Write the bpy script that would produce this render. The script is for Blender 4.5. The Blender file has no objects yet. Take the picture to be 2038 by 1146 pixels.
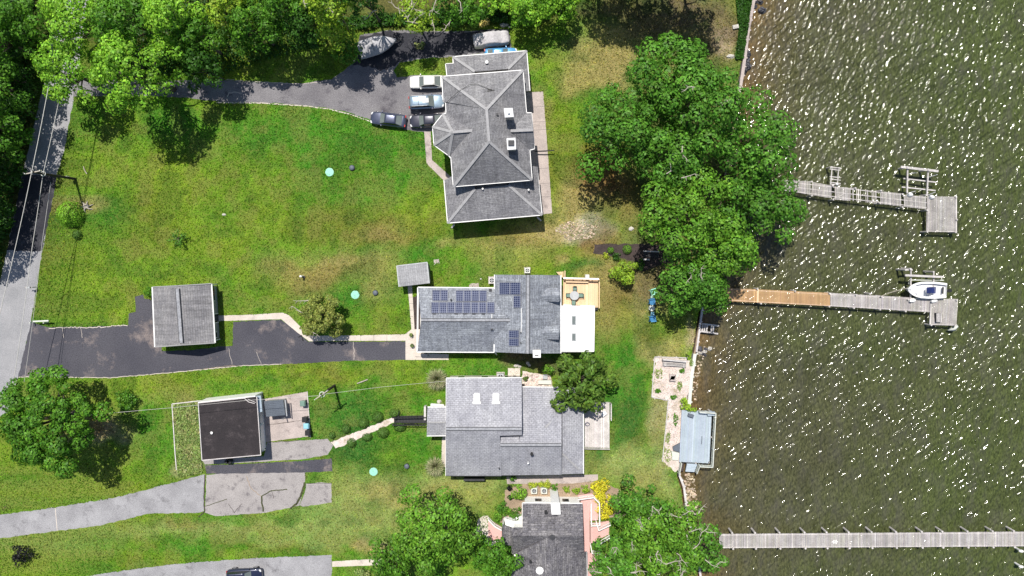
import bpy, math, random
import numpy as np
from mathutils import Vector, Matrix, Quaternion
random.seed(7)
C = bpy.context.scene
COL = bpy.context.collection
R_ = math.radians
F = 1359.0; H = 95.0
NAD = (1040.0, 500.0)
_d = Vector(((NAD[0]-1019)/F, (573-NAD[1])/F, -1)).normalized()
QC = _d.rotation_difference(Vector((0, 0, -1)))
cd = bpy.data.cameras.new('camera'); cam = bpy.data.objects.new('camera', cd); COL.objects.link(cam)
cam.location = (0, 0, H); cam.rotation_mode = 'QUATERNION'; cam.rotation_quaternion = QC
cd.sensor_width = 36; cd.lens = 36*F/2038; cd.clip_end = 3000; C.camera = cam
def G(px, py, h=0.0):
    d = QC @ Vector(((px-1019)/F, (573-py)/F, -1))
    t = (H-h)/-d.z
    return Vector((d.x*t, d.y*t, h))
MPP = 0.07
# ------------------------------------------------------------- materials
def ntree(name):
    m = bpy.data.materials.new(name); m.use_nodes = True
    nt = m.node_tree; b = nt.nodes['Principled BSDF']
    return m, nt, b
def nd(nt, t, **kw):
    n = nt.nodes.new(t)
    for k, v in kw.items():
        if k in n.inputs: n.inputs[k].default_value = v
        else: setattr(n, k, v)
    return n
def lk(nt, a, b): nt.links.new(a, b)
def mixc(nt, fac, a, b, mode='MIX'):
    n = nt.nodes.new('ShaderNodeMix'); n.data_type = 'RGBA'; n.blend_type = mode
    for s, v in ((0, fac), (6, a), (7, b)):
        if hasattr(v, 'links'): nt.links.new(v, n.inputs[s])
        else: n.inputs[s].default_value = v
    return n.outputs[2]
def ramp(nt, src, p0, p1, c0=(0,0,0,1), c1=(1,1,1,1)):
    r = nt.nodes.new('ShaderNodeValToRGB'); e = r.color_ramp.elements
    e[0].position = p0; e[1].position = p1; e[0].color = c0; e[1].color = c1
    nt.links.new(src, r.inputs[0]); return r.outputs[0]
def c4(c): return (c[0], c[1], c[2], 1)
def noise(nt, co, scale, detail=3, rough=.6):
    n = nd(nt, 'ShaderNodeTexNoise', Scale=scale, Detail=detail, Roughness=rough); lk(nt, co, n.inputs['Vector']); return n.outputs['Fac']
def M(name, col, col2=None, s1=.6, s2=6.0, fine=.35, rough=.8, bump=0.0, attr=False, metal=0.0, spec=.3, stain=None, sst=.25):
    """general surface: broad patches between col and col2, fine grain, optional stain patches and per board tint"""
    m, nt, b = ntree(name)
    co = nd(nt, 'ShaderNodeTexCoord').outputs['Object']
    col2 = col2 or tuple(x*.8 for x in col)
    base = mixc(nt, ramp(nt, noise(nt, co, s1, 4), .35, .65), c4(col), c4(col2))
    if stain: base = mixc(nt, ramp(nt, noise(nt, co, sst, 5, .7), .55, .68), base, c4(stain))
    fn = noise(nt, co, s2, 4, .7)
    base = mixc(nt, 1.0, base, ramp(nt, fn, .25, .75, (1-fine,)*3+(1,), (1+fine,)*3+(1,)), 'MULTIPLY')
    if attr:
        a = nd(nt, 'ShaderNodeAttribute', attribute_name='Col')
        base = mixc(nt, 1.0, base, a.outputs['Color'], 'MULTIPLY')
    lk(nt, base, b.inputs['Base Color'])
    b.inputs['Roughness'].default_value = rough; b.inputs['Metallic'].default_value = metal
    b.inputs['Specular IOR Level'].default_value = spec
    if bump:
        bp = nd(nt, 'ShaderNodeBump', Strength=bump, Distance=.05); lk(nt, fn, bp.inputs['Height']); lk(nt, bp.outputs[0], b.inputs['Normal'])
    return m
def shingle(name, a, bcol, mortar=.6, speck=.35, bw=.9, rh=.3, streak=.25):
    m, nt, b = ntree(name)
    uv = nd(nt, 'ShaderNodeTexCoord'); co = uv.outputs['UV']; ob = uv.outputs['Object']
    br = nd(nt, 'ShaderNodeTexBrick', Color1=c4(a), Color2=c4(bcol), Mortar=c4(tuple(x*mortar for x in a)), Scale=1.0)
    br.inputs['Mortar Size'].default_value = .03; br.inputs['Brick Width'].default_value = bw; br.inputs['Row Height'].default_value = rh; br.inputs['Bias'].default_value = 0
    lk(nt, co, br.inputs['Vector'])
    f1 = noise(nt, ob, 5.0, 4, .75)
    base = mixc(nt, 1.0, br.outputs['Color'], ramp(nt, f1, .3, .7, (1-speck,)*3+(1,), (1+speck,)*3+(1,)), 'MULTIPLY')
    mp = nd(nt, 'ShaderNodeMapping'); mp.inputs['Scale'].default_value = (1.6, .18, 1); lk(nt, co, mp.inputs['Vector'])
    f2 = noise(nt, mp.outputs[0], 1.0, 4, .6)
    base = mixc(nt, 1.0, base, ramp(nt, f2, .35, .7, (1.12,)*3+(1,), (1-streak,)*3+(1,)), 'MULTIPLY')
    f3 = noise(nt, ob, .35, 3)
    base = mixc(nt, 1.0, base, ramp(nt, f3, .3, .7, (.82, .82, .84, 1), (1.12, 1.12, 1.1, 1)), 'MULTIPLY')
    lk(nt, base, b.inputs['Base Color']); b.inputs['Roughness'].default_value = .85; b.inputs['Specular IOR Level'].default_value = .25
    bp = nd(nt, 'ShaderNodeBump', Strength=.4, Distance=.03); lk(nt, f1, bp.inputs['Height']); lk(nt, bp.outputs[0], b.inputs['Normal'])
    return m
def gloss(name, col, rough=.25, metal=0.0, coat=0.0, spec=.5):
    m, nt, b = ntree(name)
    co = nd(nt, 'ShaderNodeTexCoord').outputs['Object']
    base = mixc(nt, 1.0, c4(col), ramp(nt, noise(nt, co, 3, 3), .3, .7, (.88,)*3+(1,), (1.1,)*3+(1,)), 'MULTIPLY')
    lk(nt, base, b.inputs['Base Color']); b.inputs['Roughness'].default_value = rough; b.inputs['Metallic'].default_value = metal
    b.inputs['Coat Weight'].default_value = coat; b.inputs['Specular IOR Level'].default_value = spec
    return m
def foliage_mat(name, trans=.24, spec=.22):
    m, nt, b = ntree(name)
    a = nd(nt, 'ShaderNodeAttribute', attribute_name='Col')
    lk(nt, a.outputs['Color'], b.inputs['Base Color']); b.inputs['Roughness'].default_value = .5; b.inputs['Specular IOR Level'].default_value = spec
    t = nd(nt, 'ShaderNodeBsdfTranslucent'); g = mixc(nt, 1.0, a.outputs['Color'], (1.3, 1.35, .5, 1), 'MULTIPLY'); lk(nt, g, t.inputs['Color'])
    mx = nd(nt, 'ShaderNodeMixShader'); mx.inputs[0].default_value = trans
    lk(nt, b.outputs[0], mx.inputs[1]); lk(nt, t.outputs[0], mx.inputs[2])
    lk(nt, mx.outputs[0], nt.nodes['Material Output'].inputs['Surface'])
    return m
MT = {}
MT['leaf'] = foliage_mat('leaf')
MT['bark'] = M('bark', (.16,.13,.10), (.09,.075,.06), 2, 14, .4, .9, .5)
MT['palewood'] = M('pale_wood', (.46,.42,.36), (.34,.30,.25), 2, 12, .3, .85)
MT['sh1'] = shingle('grey_shingle', (.27,.265,.275), (.20,.197,.21), .6, .42, .8, .24)
MT['sh2'] = shingle('blue_grey_shingle', (.325,.345,.38), (.225,.24,.275), .55, .5)
MT['sh3'] = shingle('light_grey_shingle', (.365,.365,.395), (.31,.31,.34), .62, .35, .5, .26, .06)
MT['sh4'] = shingle('mixed_slate_shingle', (.215,.205,.212), (.115,.11,.125), .5, .7)
MT['shg'] = shingle('worn_garage_shingle', (.29,.28,.285), (.225,.22,.23), .6, .3, .9, .3, .3)
MT['shed'] = shingle('shed_shingle', (.34,.34,.35), (.29,.29,.30), .7, .25, .9, .3, .1)
MT['cap'] = M('ridge_cap_shingle', (.36,.355,.36), (.30,.295,.30), 2, 8, .3, .85)
MT['cap2'] = M('ridge_vent_shingle', (.33,.335,.355), (.25,.255,.275), 2, 6, .4, .85)
MT['white'] = M('white_paint', (.86,.85,.83), (.80,.79,.77), .8, 5, .06, .5)
MT['whiteroof'] = M('white_membrane', (.76,.76,.77), (.68,.68,.69), .5, 3, .06, .6)
MT['siding'] = M('siding', (.62,.60,.56), (.55,.53,.50), .5, 4, .08, .6)
MT['greysiding'] = M('grey_siding', (.34,.34,.34), (.30,.30,.30), .6, 4, .1, .6)
MT['block'] = M('painted_block', (.55,.52,.47), (.42,.39,.35), .9, 4, .2, .8)
MT['darkwin'] = gloss('window_glass', (.03,.035,.04), .08)
MT['black'] = M('black_metal', (.02,.02,.022), (.03,.03,.03), 2, 9, .2, .5)
MT['dark'] = M('dark_grey', (.06,.06,.065), (.04,.04,.045), 2, 9, .2, .6)
MT['tarroof'] = M('tar_paper', (.026,.022,.024), (.036,.030,.032), .5, 7, .5, .85, .3, stain=(.060,.05,.052), sst=.9)
MT['concrete'] = M('concrete', (.62,.55,.48), (.52,.46,.40), .5, 5, .16, .85, .1, stain=(.42,.37,.33), sst=.6)
MT['pinkconcrete'] = M('aged_concrete', (.47,.40,.37), (.36,.31,.29), .6, 6, .25, .85, .15, stain=(.24,.20,.19), sst=.5)
MT['slab'] = M('old_slab', (.345,.32,.31), (.28,.258,.252), .35, 9, .5, .9, .4, stain=(.16,.145,.15), sst=.7)
MT['asphalt'] = M('driveway_asphalt', (.060,.059,.073), (.080,.078,.092), .16, 8, .65, .9, .5, stain=(.21,.175,.165), sst=.22)
MT['asphalt_old'] = M('old_asphalt', (.215,.205,.212), (.15,.142,.152), .3, 8, .6, .9, .4, stain=(.085,.078,.09), sst=.35)
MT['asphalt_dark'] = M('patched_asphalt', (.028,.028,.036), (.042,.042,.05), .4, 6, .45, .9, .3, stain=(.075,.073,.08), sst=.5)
MT['road'] = M('road_asphalt', (.33,.325,.335), (.25,.25,.26), .3, 9, .55, .9, .25)
MT['greyasphalt'] = M('pale_asphalt', (.34,.335,.345), (.25,.245,.255), .35, 9, .55, .9, .25, stain=(.17,.165,.172), sst=.5)
MT['mulch'] = M('mulch', (.045,.034,.032), (.07,.052,.048), 1.2, 9, .7, .95, .8)
MT['soil'] = M('bare_soil', (.36,.27,.19), (.27,.20,.14), .8, 7, .5, .95, .5)
MT['gravel'] = M('gravel', (.66,.58,.53), (.52,.44,.39), 1.0, 6, .35, .95, .6, stain=(.30,.24,.14), sst=.35)
MT['newwood'] = M('new_pine', (.72,.45,.235), (.62,.385,.20), .5, 8, .12, .7, attr=True)
MT['oldwood'] = M('weathered_wood', (.57,.535,.515), (.42,.395,.38), .8, 7, .35, .85, .2, attr=True)
MT['deckwood'] = M('pale_deck_pine', (.76,.55,.35), (.68,.49,.31), .5, 8, .12, .7, attr=True)
MT['greydeck'] = M('pinkish_grey_wood', (.64,.60,.585), (.50,.465,.455), .8, 7, .3, .85, attr=True)
MT['bluepaint'] = M('pale_blue_paint', (.43,.50,.57), (.37,.44,.51), .5, 6, .12, .6, attr=True)
MT['pole'] = M('creosote_pole', (.05,.042,.036), (.03,.026,.022), 2, 9, .3, .8)
MT['tire'] = M('rubber', (.018,.018,.018), (.025,.025,.025), 3, 12, .2, .7)
MT['rim'] = gloss('alloy', (.45,.45,.47), .3, .8)
MT['glass'] = gloss('car_glass', (.16,.185,.18), .06)  # pale tone painted in for reflected sky and sunlit dash behind the glass
MT['glassdark'] = gloss('tinted_glass', (.02,.025,.03), .06)
MT['red'] = gloss('red_lens', (.4,.01,.01), .2)
MT['lamp'] = gloss('clear_lens', (.7,.7,.7), .15)
MT['pwhite'] = gloss('white_car_paint', (.74,.73,.69), .25, 0, .6)
MT['pblue'] = gloss('ice_blue_car_paint', (.30,.40,.50), .28, .35, .8)
MT['pnavy'] = gloss('navy_lower_paint', (.02,.025,.06), .3, .2, .8)
MT['pdark'] = gloss('charcoal_car_paint', (.055,.055,.075), .28, .35, .8)
MT['pslate'] = gloss('slate_car_paint', (.075,.085,.135), .28, .4, .8)
MT['psky'] = gloss('sky_blue_car_paint', (.10,.33,.62), .28, .1, .8)
MT['tarp'] = M('grey_car_cover', (.52,.50,.51), (.42,.40,.42), .7, 5, .2, .8, .3, stain=(.25,.235,.25), sst=.9)
MT['tarp2'] = M('grey_boat_cover', (.42,.415,.43), (.33,.325,.345), .7, 5, .2, .8, .3)
MT['navyhull'] = gloss('navy_hull', (.02,.03,.12), .3)
MT['gel'] = gloss('white_gelcoat', (.80,.80,.80), .3, 0, .3)
MT['mint'] = M('mint_plastic', (.30,.66,.50), (.27,.60,.46), 1, 6, .08, .5)
MT['bluepl'] = M('blue_plastic', (.06,.24,.46), (.05,.2,.4), 1, 6, .1, .5)
MT['ltblue'] = M('light_blue_plastic', (.28,.55,.66), (.25,.5,.6), 1, 6, .1, .5)
MT['paleg'] = M('pale_green_plastic', (.36,.55,.45), (.32,.5,.4), 1, 6, .1, .5)
MT['greenbox'] = M('green_plastic', (.17,.27,.22), (.14,.22,.18), 1, 6, .1, .5)
MT['offwhite'] = M('off_white_plastic', (.62,.64,.58), (.56,.58,.52), 1, 6, .1, .5)
MT['metal'] = M('galvanised', (.5,.51,.52), (.42,.43,.44), 2, 9, .15, .4, metal=.3)
MT['slate'] = M('slate_metal', (.12,.14,.17), (.10,.115,.14), .6, 6, .25, .5)
MT['pink'] = M('pink_paint', (.66,.40,.37), (.60,.36,.33), .5, 6, .12, .6)
MT['rock'] = M('wet_rock', (.11,.11,.125), (.06,.06,.07), 1.5, 7, .4, .6, .4)
MT['palerock'] = M('pale_rock', (.55,.52,.47), (.42,.4,.36), 1.5, 7, .3, .85, .4)
MT['brickred'] = M('embers_red_brick', (.30,.07,.06), (.16,.04,.04), 4, 12, .4, .9)
MT['ivorywire'] = M('aluminium_wire', (.55,.53,.5), (.5,.48,.45), 2, 9, .1, .5)
def solar_mat():
    m, nt, b = ntree('solar_cells')
    co = nd(nt, 'ShaderNodeTexCoord').outputs['UV']
    br = nd(nt, 'ShaderNodeTexBrick', Color1=(.026,.032,.075,1), Color2=(.036,.044,.095,1), Mortar=(.20,.22,.30,1), Scale=1.0)
    br.offset = 0; br.inputs['Mortar Size'].default_value = .025; br.inputs['Brick Width'].default_value = .26; br.inputs['Row Height'].default_value = .32
    lk(nt, co, br.inputs['Vector']); lk(nt, br.outputs['Color'], b.inputs['Base Color']); b.inputs['Roughness'].default_value = .3
    return m
MT['frame'] = M('panel_frame_metal', (.25,.26,.30), (.2,.21,.25), 2, 9, .1, .5)
MT['solar'] = solar_mat()
# ------------------------------------------------------------- mesh builder
def rootloc(p):
    while p is not None and p.parent: p = p.parent
    return Vector(p.location) if p is not None else Vector((0,0,0))
class MB:
    def __init__(s): s.v = []; s.f = []; s.c = []; s.t = (1,1,1)
    def face(s, pts):
        i = len(s.v); s.v += [Vector(p) for p in pts]; s.f.append(tuple(range(i, i+len(pts)))); s.c.append(s.t); return s
    def idx(s, pts, faces):
        i = len(s.v); s.v += [Vector(p) for p in pts]
        for f in faces: s.f.append(tuple(a+i for a in f)); s.c.append(s.t)
        return s
    def prism(s, poly, z0, z1):
        n = len(poly)
        P = [Vector((p[0], p[1], z0)) for p in poly]+[Vector((p[0], p[1], z1)) for p in poly]
        ar = sum(P[i].x*P[(i+1)%n].y-P[(i+1)%n].x*P[i].y for i in range(n))
        o = list(range(n)); 
        if ar < 0: o.reverse()
        fs = [tuple(n+i for i in o), tuple(reversed(o))]+[(o[i], o[(i+1)%n], n+o[(i+1)%n], n+o[i]) for i in range(n)]
        return s.idx(P, fs)
    def slab(s, pts, t):
        """polygon in space thickened straight down by t"""
        n = len(pts); P = [Vector(p) for p in pts]
        nz = sum(P[i].x*P[(i+1)%n].y-P[(i+1)%n].x*P[i].y for i in range(n))
        if nz < 0: P.reverse()
        Q = P+[p-Vector((0,0,t)) for p in P]
        return s.idx(Q, [tuple(range(n)), tuple(reversed(range(n, 2*n)))]+[(i+n, (i+1)%n+n, (i+1)%n, i) for i in range(n)])
    def box(s, c, sx, sy, sz, rz=0.0):
        """c = centre of the base"""
        co, si = math.cos(rz), math.sin(rz); c = Vector(c)
        q = [(-sx/2,-sy/2), (sx/2,-sy/2), (sx/2,sy/2), (-sx/2,sy/2)]
        return s.prism([(c.x+x*co-y*si, c.y+x*si+y*co) for x, y in q], c.z, c.z+sz)
    def bar(s, p, q, w, t, up=Vector((0,0,1))):
        """bar from p to q, w wide and t thick, hung below the line by t/2"""
        p = Vector(p); q = Vector(q); d = (q-p).normalized(); a = d.cross(up)
        a = a.normalized() if a.length > 1e-4 else Vector((1,0,0)); b = a.cross(d).normalized()
        P = [e+a*x*w/2+b*y*t/2 for e in (p, q) for x, y in ((-1,-1),(1,-1),(1,1),(-1,1))]
        return s.idx(P, [(3,2,1,0),(4,5,6,7),(0,1,5,4),(1,2,6,5),(2,3,7,6),(3,0,4,7)])
    def path(s, pts, rad, n=6, cap=True):
        pts = [Vector(p) for p in pts]; k = len(pts)
        if not hasattr(rad, '__len__'): rad = [rad]*k
        i0 = len(s.v); V = []; fs = []
        for j, p in enumerate(pts):
            d = (pts[min(j+1, k-1)]-pts[max(j-1, 0)]).normalized()
            a = d.cross(Vector((0,0,1))) if abs(d.z) < .95 else d.cross(Vector((1,0,0)))
            a.normalize(); b = d.cross(a)
            V += [p+(a*math.cos(2*math.pi*m/n)+b*math.sin(2*math.pi*m/n))*rad[j] for m in range(n)]
        for j in range(k-1):
            for m in range(n): fs.append((j*n+m, (j+1)*n+m, (j+1)*n+(m+1)%n, j*n+(m+1)%n))
        if cap: fs += [tuple(range(n)), tuple(reversed(range((k-1)*n, k*n)))]
        return s.idx(V, fs)
    def disc(s, c, r, z0, z1, n=20, r2=None):
        c = Vector(c); r2 = r if r2 is None else r2
        P = [Vector((c.x+r*math.cos(2*math.pi*i/n), c.y+r*math.sin(2*math.pi*i/n), z0)) for i in range(n)]
        P += [Vector((c.x+r2*math.cos(2*math.pi*i/n), c.y+r2*math.sin(2*math.pi*i/n), z1)) for i in range(n)]
        return s.idx(P, [tuple(range(n, 2*n)), tuple(reversed(range(n)))]+[(i, (i+1)%n, (i+1)%n+n, i+n) for i in range(n)])
    def dome(s, c, rx, ry, rz, n=14, k=6, jit=0.0, low=0.0):
        c = Vector(c); P = []; fs = []
        for j in range(k+1):
            a = low+(math.pi/2-low)*j/k
            for i in range(n):
                t = 2*math.pi*i/n; q = 1+random.uniform(-jit, jit)
                P.append(c+Vector((rx*math.cos(a)*math.cos(t)*q, ry*math.cos(a)*math.sin(t)*q, rz*math.sin(a)*q)))
        for j in range(k):
            for i in range(n): fs.append((j*n+i, j*n+(i+1)%n, (j+1)*n+(i+1)%n, (j+1)*n+i))
        fs.append(tuple(reversed(range(n))))
        return s.idx(P, fs)
    def loft(s, rings, closed=True, caps=True):
        n = len(rings[0]); V = [p for r in rings for p in r]; fs = []
        for j in range(len(rings)-1):
            for i in range(n if closed else n-1): fs.append((j*n+i, j*n+(i+1)%n, (j+1)*n+(i+1)%n, (j+1)*n+i))
        if caps: fs += [tuple(reversed(range(n))), tuple(range((len(rings)-1)*n, len(rings)*n))]
        return s.idx(V, fs)
    def build(s, name, mat, parent=None, smooth=False, sub=0):
        L = rootloc(parent)
        me = bpy.data.meshes.new(name)
        me.from_pydata([tuple(p-L) for p in s.v], [], s.f)
        nf = len(s.f)
        at = me.attributes.new('Col', 'FLOAT_COLOR', 'FACE')
        at.data.foreach_set('color', np.array([(c[0], c[1], c[2], 1) for c in s.c], dtype=np.float32).ravel())
        uv = me.uv_layers.new(name='UVMap'); data = []
        for p in me.polygons:
            n = p.normal
            u = Vector((0,0,1)).cross(n)
            u = u.normalized() if u.length > .05 else Vector((1,0,0))
            w = n.cross(u)
            for vi in p.vertices:
                q = me.vertices[vi].co; data += [q.dot(u), q.dot(w)]
        uv.data.foreach_set('uv', data)
        if smooth: me.polygons.foreach_set('use_smooth', [True]*nf)
        me.materials.append(MT[mat] if isinstance(mat, str) else mat)
        o = bpy.data.objects.new(name, me); COL.objects.link(o)
        if parent is not None: o.parent = parent
        if sub:
            md = o.modifiers.new('subdivision', 'SUBSURF'); md.levels = sub; md.render_levels = sub
        return o
def tag(o, label, cat, group=None):
    o['label'] = label; o['category'] = cat
    if group: o['group'] = group
    return o
def thing(name, loc, label, cat, group=None):
    o = bpy.data.objects.new(name, None); COL.objects.link(o); o.location = loc; o.empty_display_size = .3
    return tag(o, label, cat, group)
def struct(o, kind='structure'): o['kind'] = kind; return o
def dup(root, loc, rz, label=None, sc=1.0):
    r = root.copy(); COL.objects.link(r); r.location = loc; r.rotation_euler = (0,0,rz); r.scale = (sc,)*3
    if label: r['label'] = label
    for ch in list(root.children):
        c = ch.copy(); COL.objects.link(c); c.parent = r
        for g in ch.children:
            d = g.copy(); COL.objects.link(d); d.parent = c
    return r
def px(*pts, h=0.0): return [G(p[0], p[1], p[2] if len(p) > 2 else h) for p in pts]
def rough_edge(poly, step=.5, amp=.12):
    out = []
    n = len(poly)
    for i in range(n):
        a, b = poly[i], poly[(i+1)%n]; d = b-a; L = d.length; k = max(1, int(L/step))
        nr = Vector((-d.y, d.x, 0)); nr = nr.normalized() if nr.length else nr
        for j in range(k): out.append(a+d*j/k+(nr*random.uniform(-amp, amp) if (j or amp < .03) else Vector((0,0,0))))
    return out
BARE = []
def flat(name, poly, z, mat, step=.5, amp=.12):
    if name not in ('grass_strip', 'overgrown_yard'): BARE.append([(p.x, p.y) for p in poly])
    P = rough_edge(poly, step, amp) if amp else poly
    P = [Vector((p.x, p.y, z)) for p in P]
    n = len(P)
    if sum(P[i].x*P[(i+1)%n].y-P[(i+1)%n].x*P[i].y for i in range(n)) < 0: P.reverse()
    return struct(MB().face(P).build(name, mat))
def inset(poly, d):
    n = len(poly); P = [Vector((p.x, p.y, 0)) for p in poly]
    ar = sum(P[i].x*P[(i+1)%n].y-P[(i+1)%n].x*P[i].y for i in range(n))
    if ar < 0: P.reverse()
    out = []
    for i in range(n):
        a, b, c = P[i-1], P[i], P[(i+1)%n]
        d1 = (b-a).normalized(); d2 = (c-b).normalized()
        n1 = Vector((-d1.y, d1.x, 0)); n2 = Vector((-d2.y, d2.x, 0))
        m = n1+n2; m = m/max(m.length_squared, .3)*2*d if True else m
        out.append(b+m/1.0 if abs(d1.dot(d2)) < .999 else b+n1*d)
    return out
def walls(parent, pxpoly, h, mat, ins=.35, z0=-.1, wins=True, wz=None, door=None):
    P = inset(px(*pxpoly, h=h), ins)
    MB().prism(P, z0, h-.03).build('wall', mat, parent)
    n = len(P)
    if wins:
        levels = wz or [1.0]
        for i in range(n):
            a, b = P[i], P[(i+1)%n]; d = b-a; L = d.length
            if L < 2.6: continue
            d.normalize(); nr = Vector((d.y, -d.x, 0)); ang = math.atan2(d.y, d.x); k = max(1, int(L/3.2))
            for j in range(k):
                c = a+d*L*(j+.5)/k
                for z in levels:
                    if door == (i, j) and z == levels[0]:
                        dr = MB().box(c+nr*.03+Vector((0,0,.05)), 1.0, .1, 2.1, ang).build('door', 'white', parent)
                        MB().path([c+d*.35+nr*.1+Vector((0,0,1.05)), c+d*.35+nr*.16+Vector((0,0,1.05))], .04).build('handle', 'black', dr)
                        continue
                    f = MB().box(c+nr*.02+Vector((0,0,z)), 1.05, .1, 1.25, ang).build('window', 'white', parent)
                    MB().box(c+nr*.05+Vector((0,0,z+.08)), .9, .1, 1.09, ang).build('pane', 'darkwin', f)
    return P
def roof(parent, faces, mat, t=.18, name='roof'):
    m = MB()
    for f in faces: m.slab(px(*f), t)
    return m.build(name, mat, parent)
def cap(parent, lines, w=.34, mat='cap', name='ridge_cap', t=.06, lift=.02):
    m = MB()
    for a, b in lines: m.bar(G(*a)+Vector((0,0,lift)), G(*b)+Vector((0,0,lift)), w, t)
    if mat == 'cap2':
        for a, b in lines:
            p, q = G(*a), G(*b); d = (q-p).normalized(); s = Vector((-d.y, d.x, 0)).normalized()*(w/2+.03)
            for sg in (-1, 1): MB().bar(p+s*sg+Vector((0,0,lift-.0)), q+s*sg+Vector((0,0,lift-.0)), .08, t*.9).build('ridge_vent', 'dark', parent)
    return m.build(name, mat, parent)
def gutter(parent, lines, w=.13, mat='white', name='gutter', out=0.0):
    for a, b in lines: MB().bar(G(*a)-Vector((0,0,.05)), G(*b)-Vector((0,0,.05)), w, .13).build(name, mat, parent)
def onplane(a, b, c, x, y):
    """point where the sight of pixel x,y meets the roof plane through three given roof points"""
    A, B, Cc = G(*a), G(*b), G(*c); n = (B-A).cross(Cc-A)
    o = Vector((0,0,H)); d = QC @ Vector(((x-1019)/F, (573-y)/F, -1))
    p = o+d*((A-o).dot(n)/d.dot(n)); n.normalize()
    return p, (n if n.z > 0 else -n)
# ------------------------------------------------------------- foliage
def leaves_mesh(name, P, N, Lf, col, parent=None, mat='leaf', aspect=.62, droop=None):
    """P,N arrays of leaf positions and facing directions; one small folded four-cornered leaf spray each"""
    n = len(P); rng = np.random.default_rng(len(P)+int(abs(P[0, 0])*100))
    t = rng.normal(size=(n, 3)); t = t if droop is None else t*.35+droop
    u = t-N*(t*N).sum(1, keepdims=True); u /= np.linalg.norm(u, axis=1, keepdims=True)+1e-9
    w = np.cross(N, u)
    Lf = Lf.reshape(-1, 1); k = .22
    a = P-u*Lf*.5; c = P+u*Lf*.5
    b = P+w*Lf*aspect*.5+N*Lf*k*.5-u*Lf*.06; d = P-w*Lf*aspect*.5+N*Lf*k*.5-u*Lf*.06
    V = np.stack([a, d, c, b], 1).reshape(-1, 3)
    L = np.array(rootloc(parent)); V = V-L
    me = bpy.data.meshes.new(name)
    me.vertices.add(4*n); me.vertices.foreach_set('co', V.astype(np.float32).ravel())
    me.loops.add(4*n); me.loops.foreach_set('vertex_index', np.arange(4*n, dtype=np.int32))
    me.polygons.add(n); me.polygons.foreach_set('loop_start', np.arange(0, 4*n, 4, dtype=np.int32))
    me.update(calc_edges=True)
    at = me.attributes.new('Col', 'FLOAT_COLOR', 'FACE')
    at.data.foreach_set('color', np.concatenate([col, np.ones((n, 1))], 1).astype(np.float32).ravel())
    me.materials.append(MT[mat])
    o = bpy.data.objects.new(name, me); COL.objects.link(o)
    if parent is not None: o.parent = parent
    return o
PAL = {
 'bright': [(0.194, 0.400, 0.031), (0.277, 0.520, 0.043), (0.130, 0.300, 0.028)],
 'wood':   [(0.077, 0.206, 0.017), (0.121, 0.280, 0.022), (0.052, 0.155, 0.015)],
 'deep':   [(0.032, 0.099, 0.011), (0.049, 0.141, 0.013), (0.025, 0.077, 0.010)],
 'lime':   [(0.253, 0.393, 0.030), (0.312, 0.454, 0.041), (0.178, 0.318, 0.027)],
 'shore':  [(0.084, 0.224, 0.023), (0.120, 0.291, 0.031), (0.059, 0.166, 0.020)],
 'shore2': [(0.116, 0.268, 0.024), (0.164, 0.340, 0.032), (0.075, 0.194, 0.019)],
 'olive':  [(0.225,0.271,0.056), (0.300,0.338,0.085), (0.160,0.198,0.048)],
 'cherry': [(0.095, 0.181, 0.024), (0.137, 0.228, 0.033), (0.060, 0.127, 0.020)],
 'yellow': [(0.600,0.550,0.030), (0.680,0.620,0.050), (0.500,0.500,0.030)],
 'limey':  [(0.380,0.460,0.040), (0.460,0.520,0.060), (0.300,0.400,0.030)],
 'black':  [(0.012,0.013,0.014), (0.020,0.020,0.022), (0.008,0.009,0.010)],
 'reed':   [(0.330,0.330,0.195), (0.450,0.420,0.270), (0.210,0.270,0.105)],
 'straw':  [(0.600,0.500,0.160), (0.680,0.560,0.200), (0.500,0.420,0.120)],
 'box':    [(0.090,0.189,0.033), (0.124,0.229,0.042), (0.065,0.147,0.029)],
 'weed':   [(0.240,0.330,0.090), (0.390,0.360,0.180), (0.150,0.255,0.060)],
}
def colours(rng, pal, lobe, n):
    p = np.array(PAL[pal]); nl = lobe.max()+1
    base = p[0]*(.5)+p[rng.integers(0, 3, nl)]*.5; base = base*rng.uniform(.85, 1.18, (nl, 1))
    c = base[lobe]*.6+p[rng.integers(0, 3, n)]*.4
    return np.clip(c*rng.uniform(.5, 1.55, (n, 1))*np.array([1, 1, 1])*np.stack([rng.uniform(.88, 1.15, n), np.ones(n), np.ones(n)], 1), .003, .9)
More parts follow.
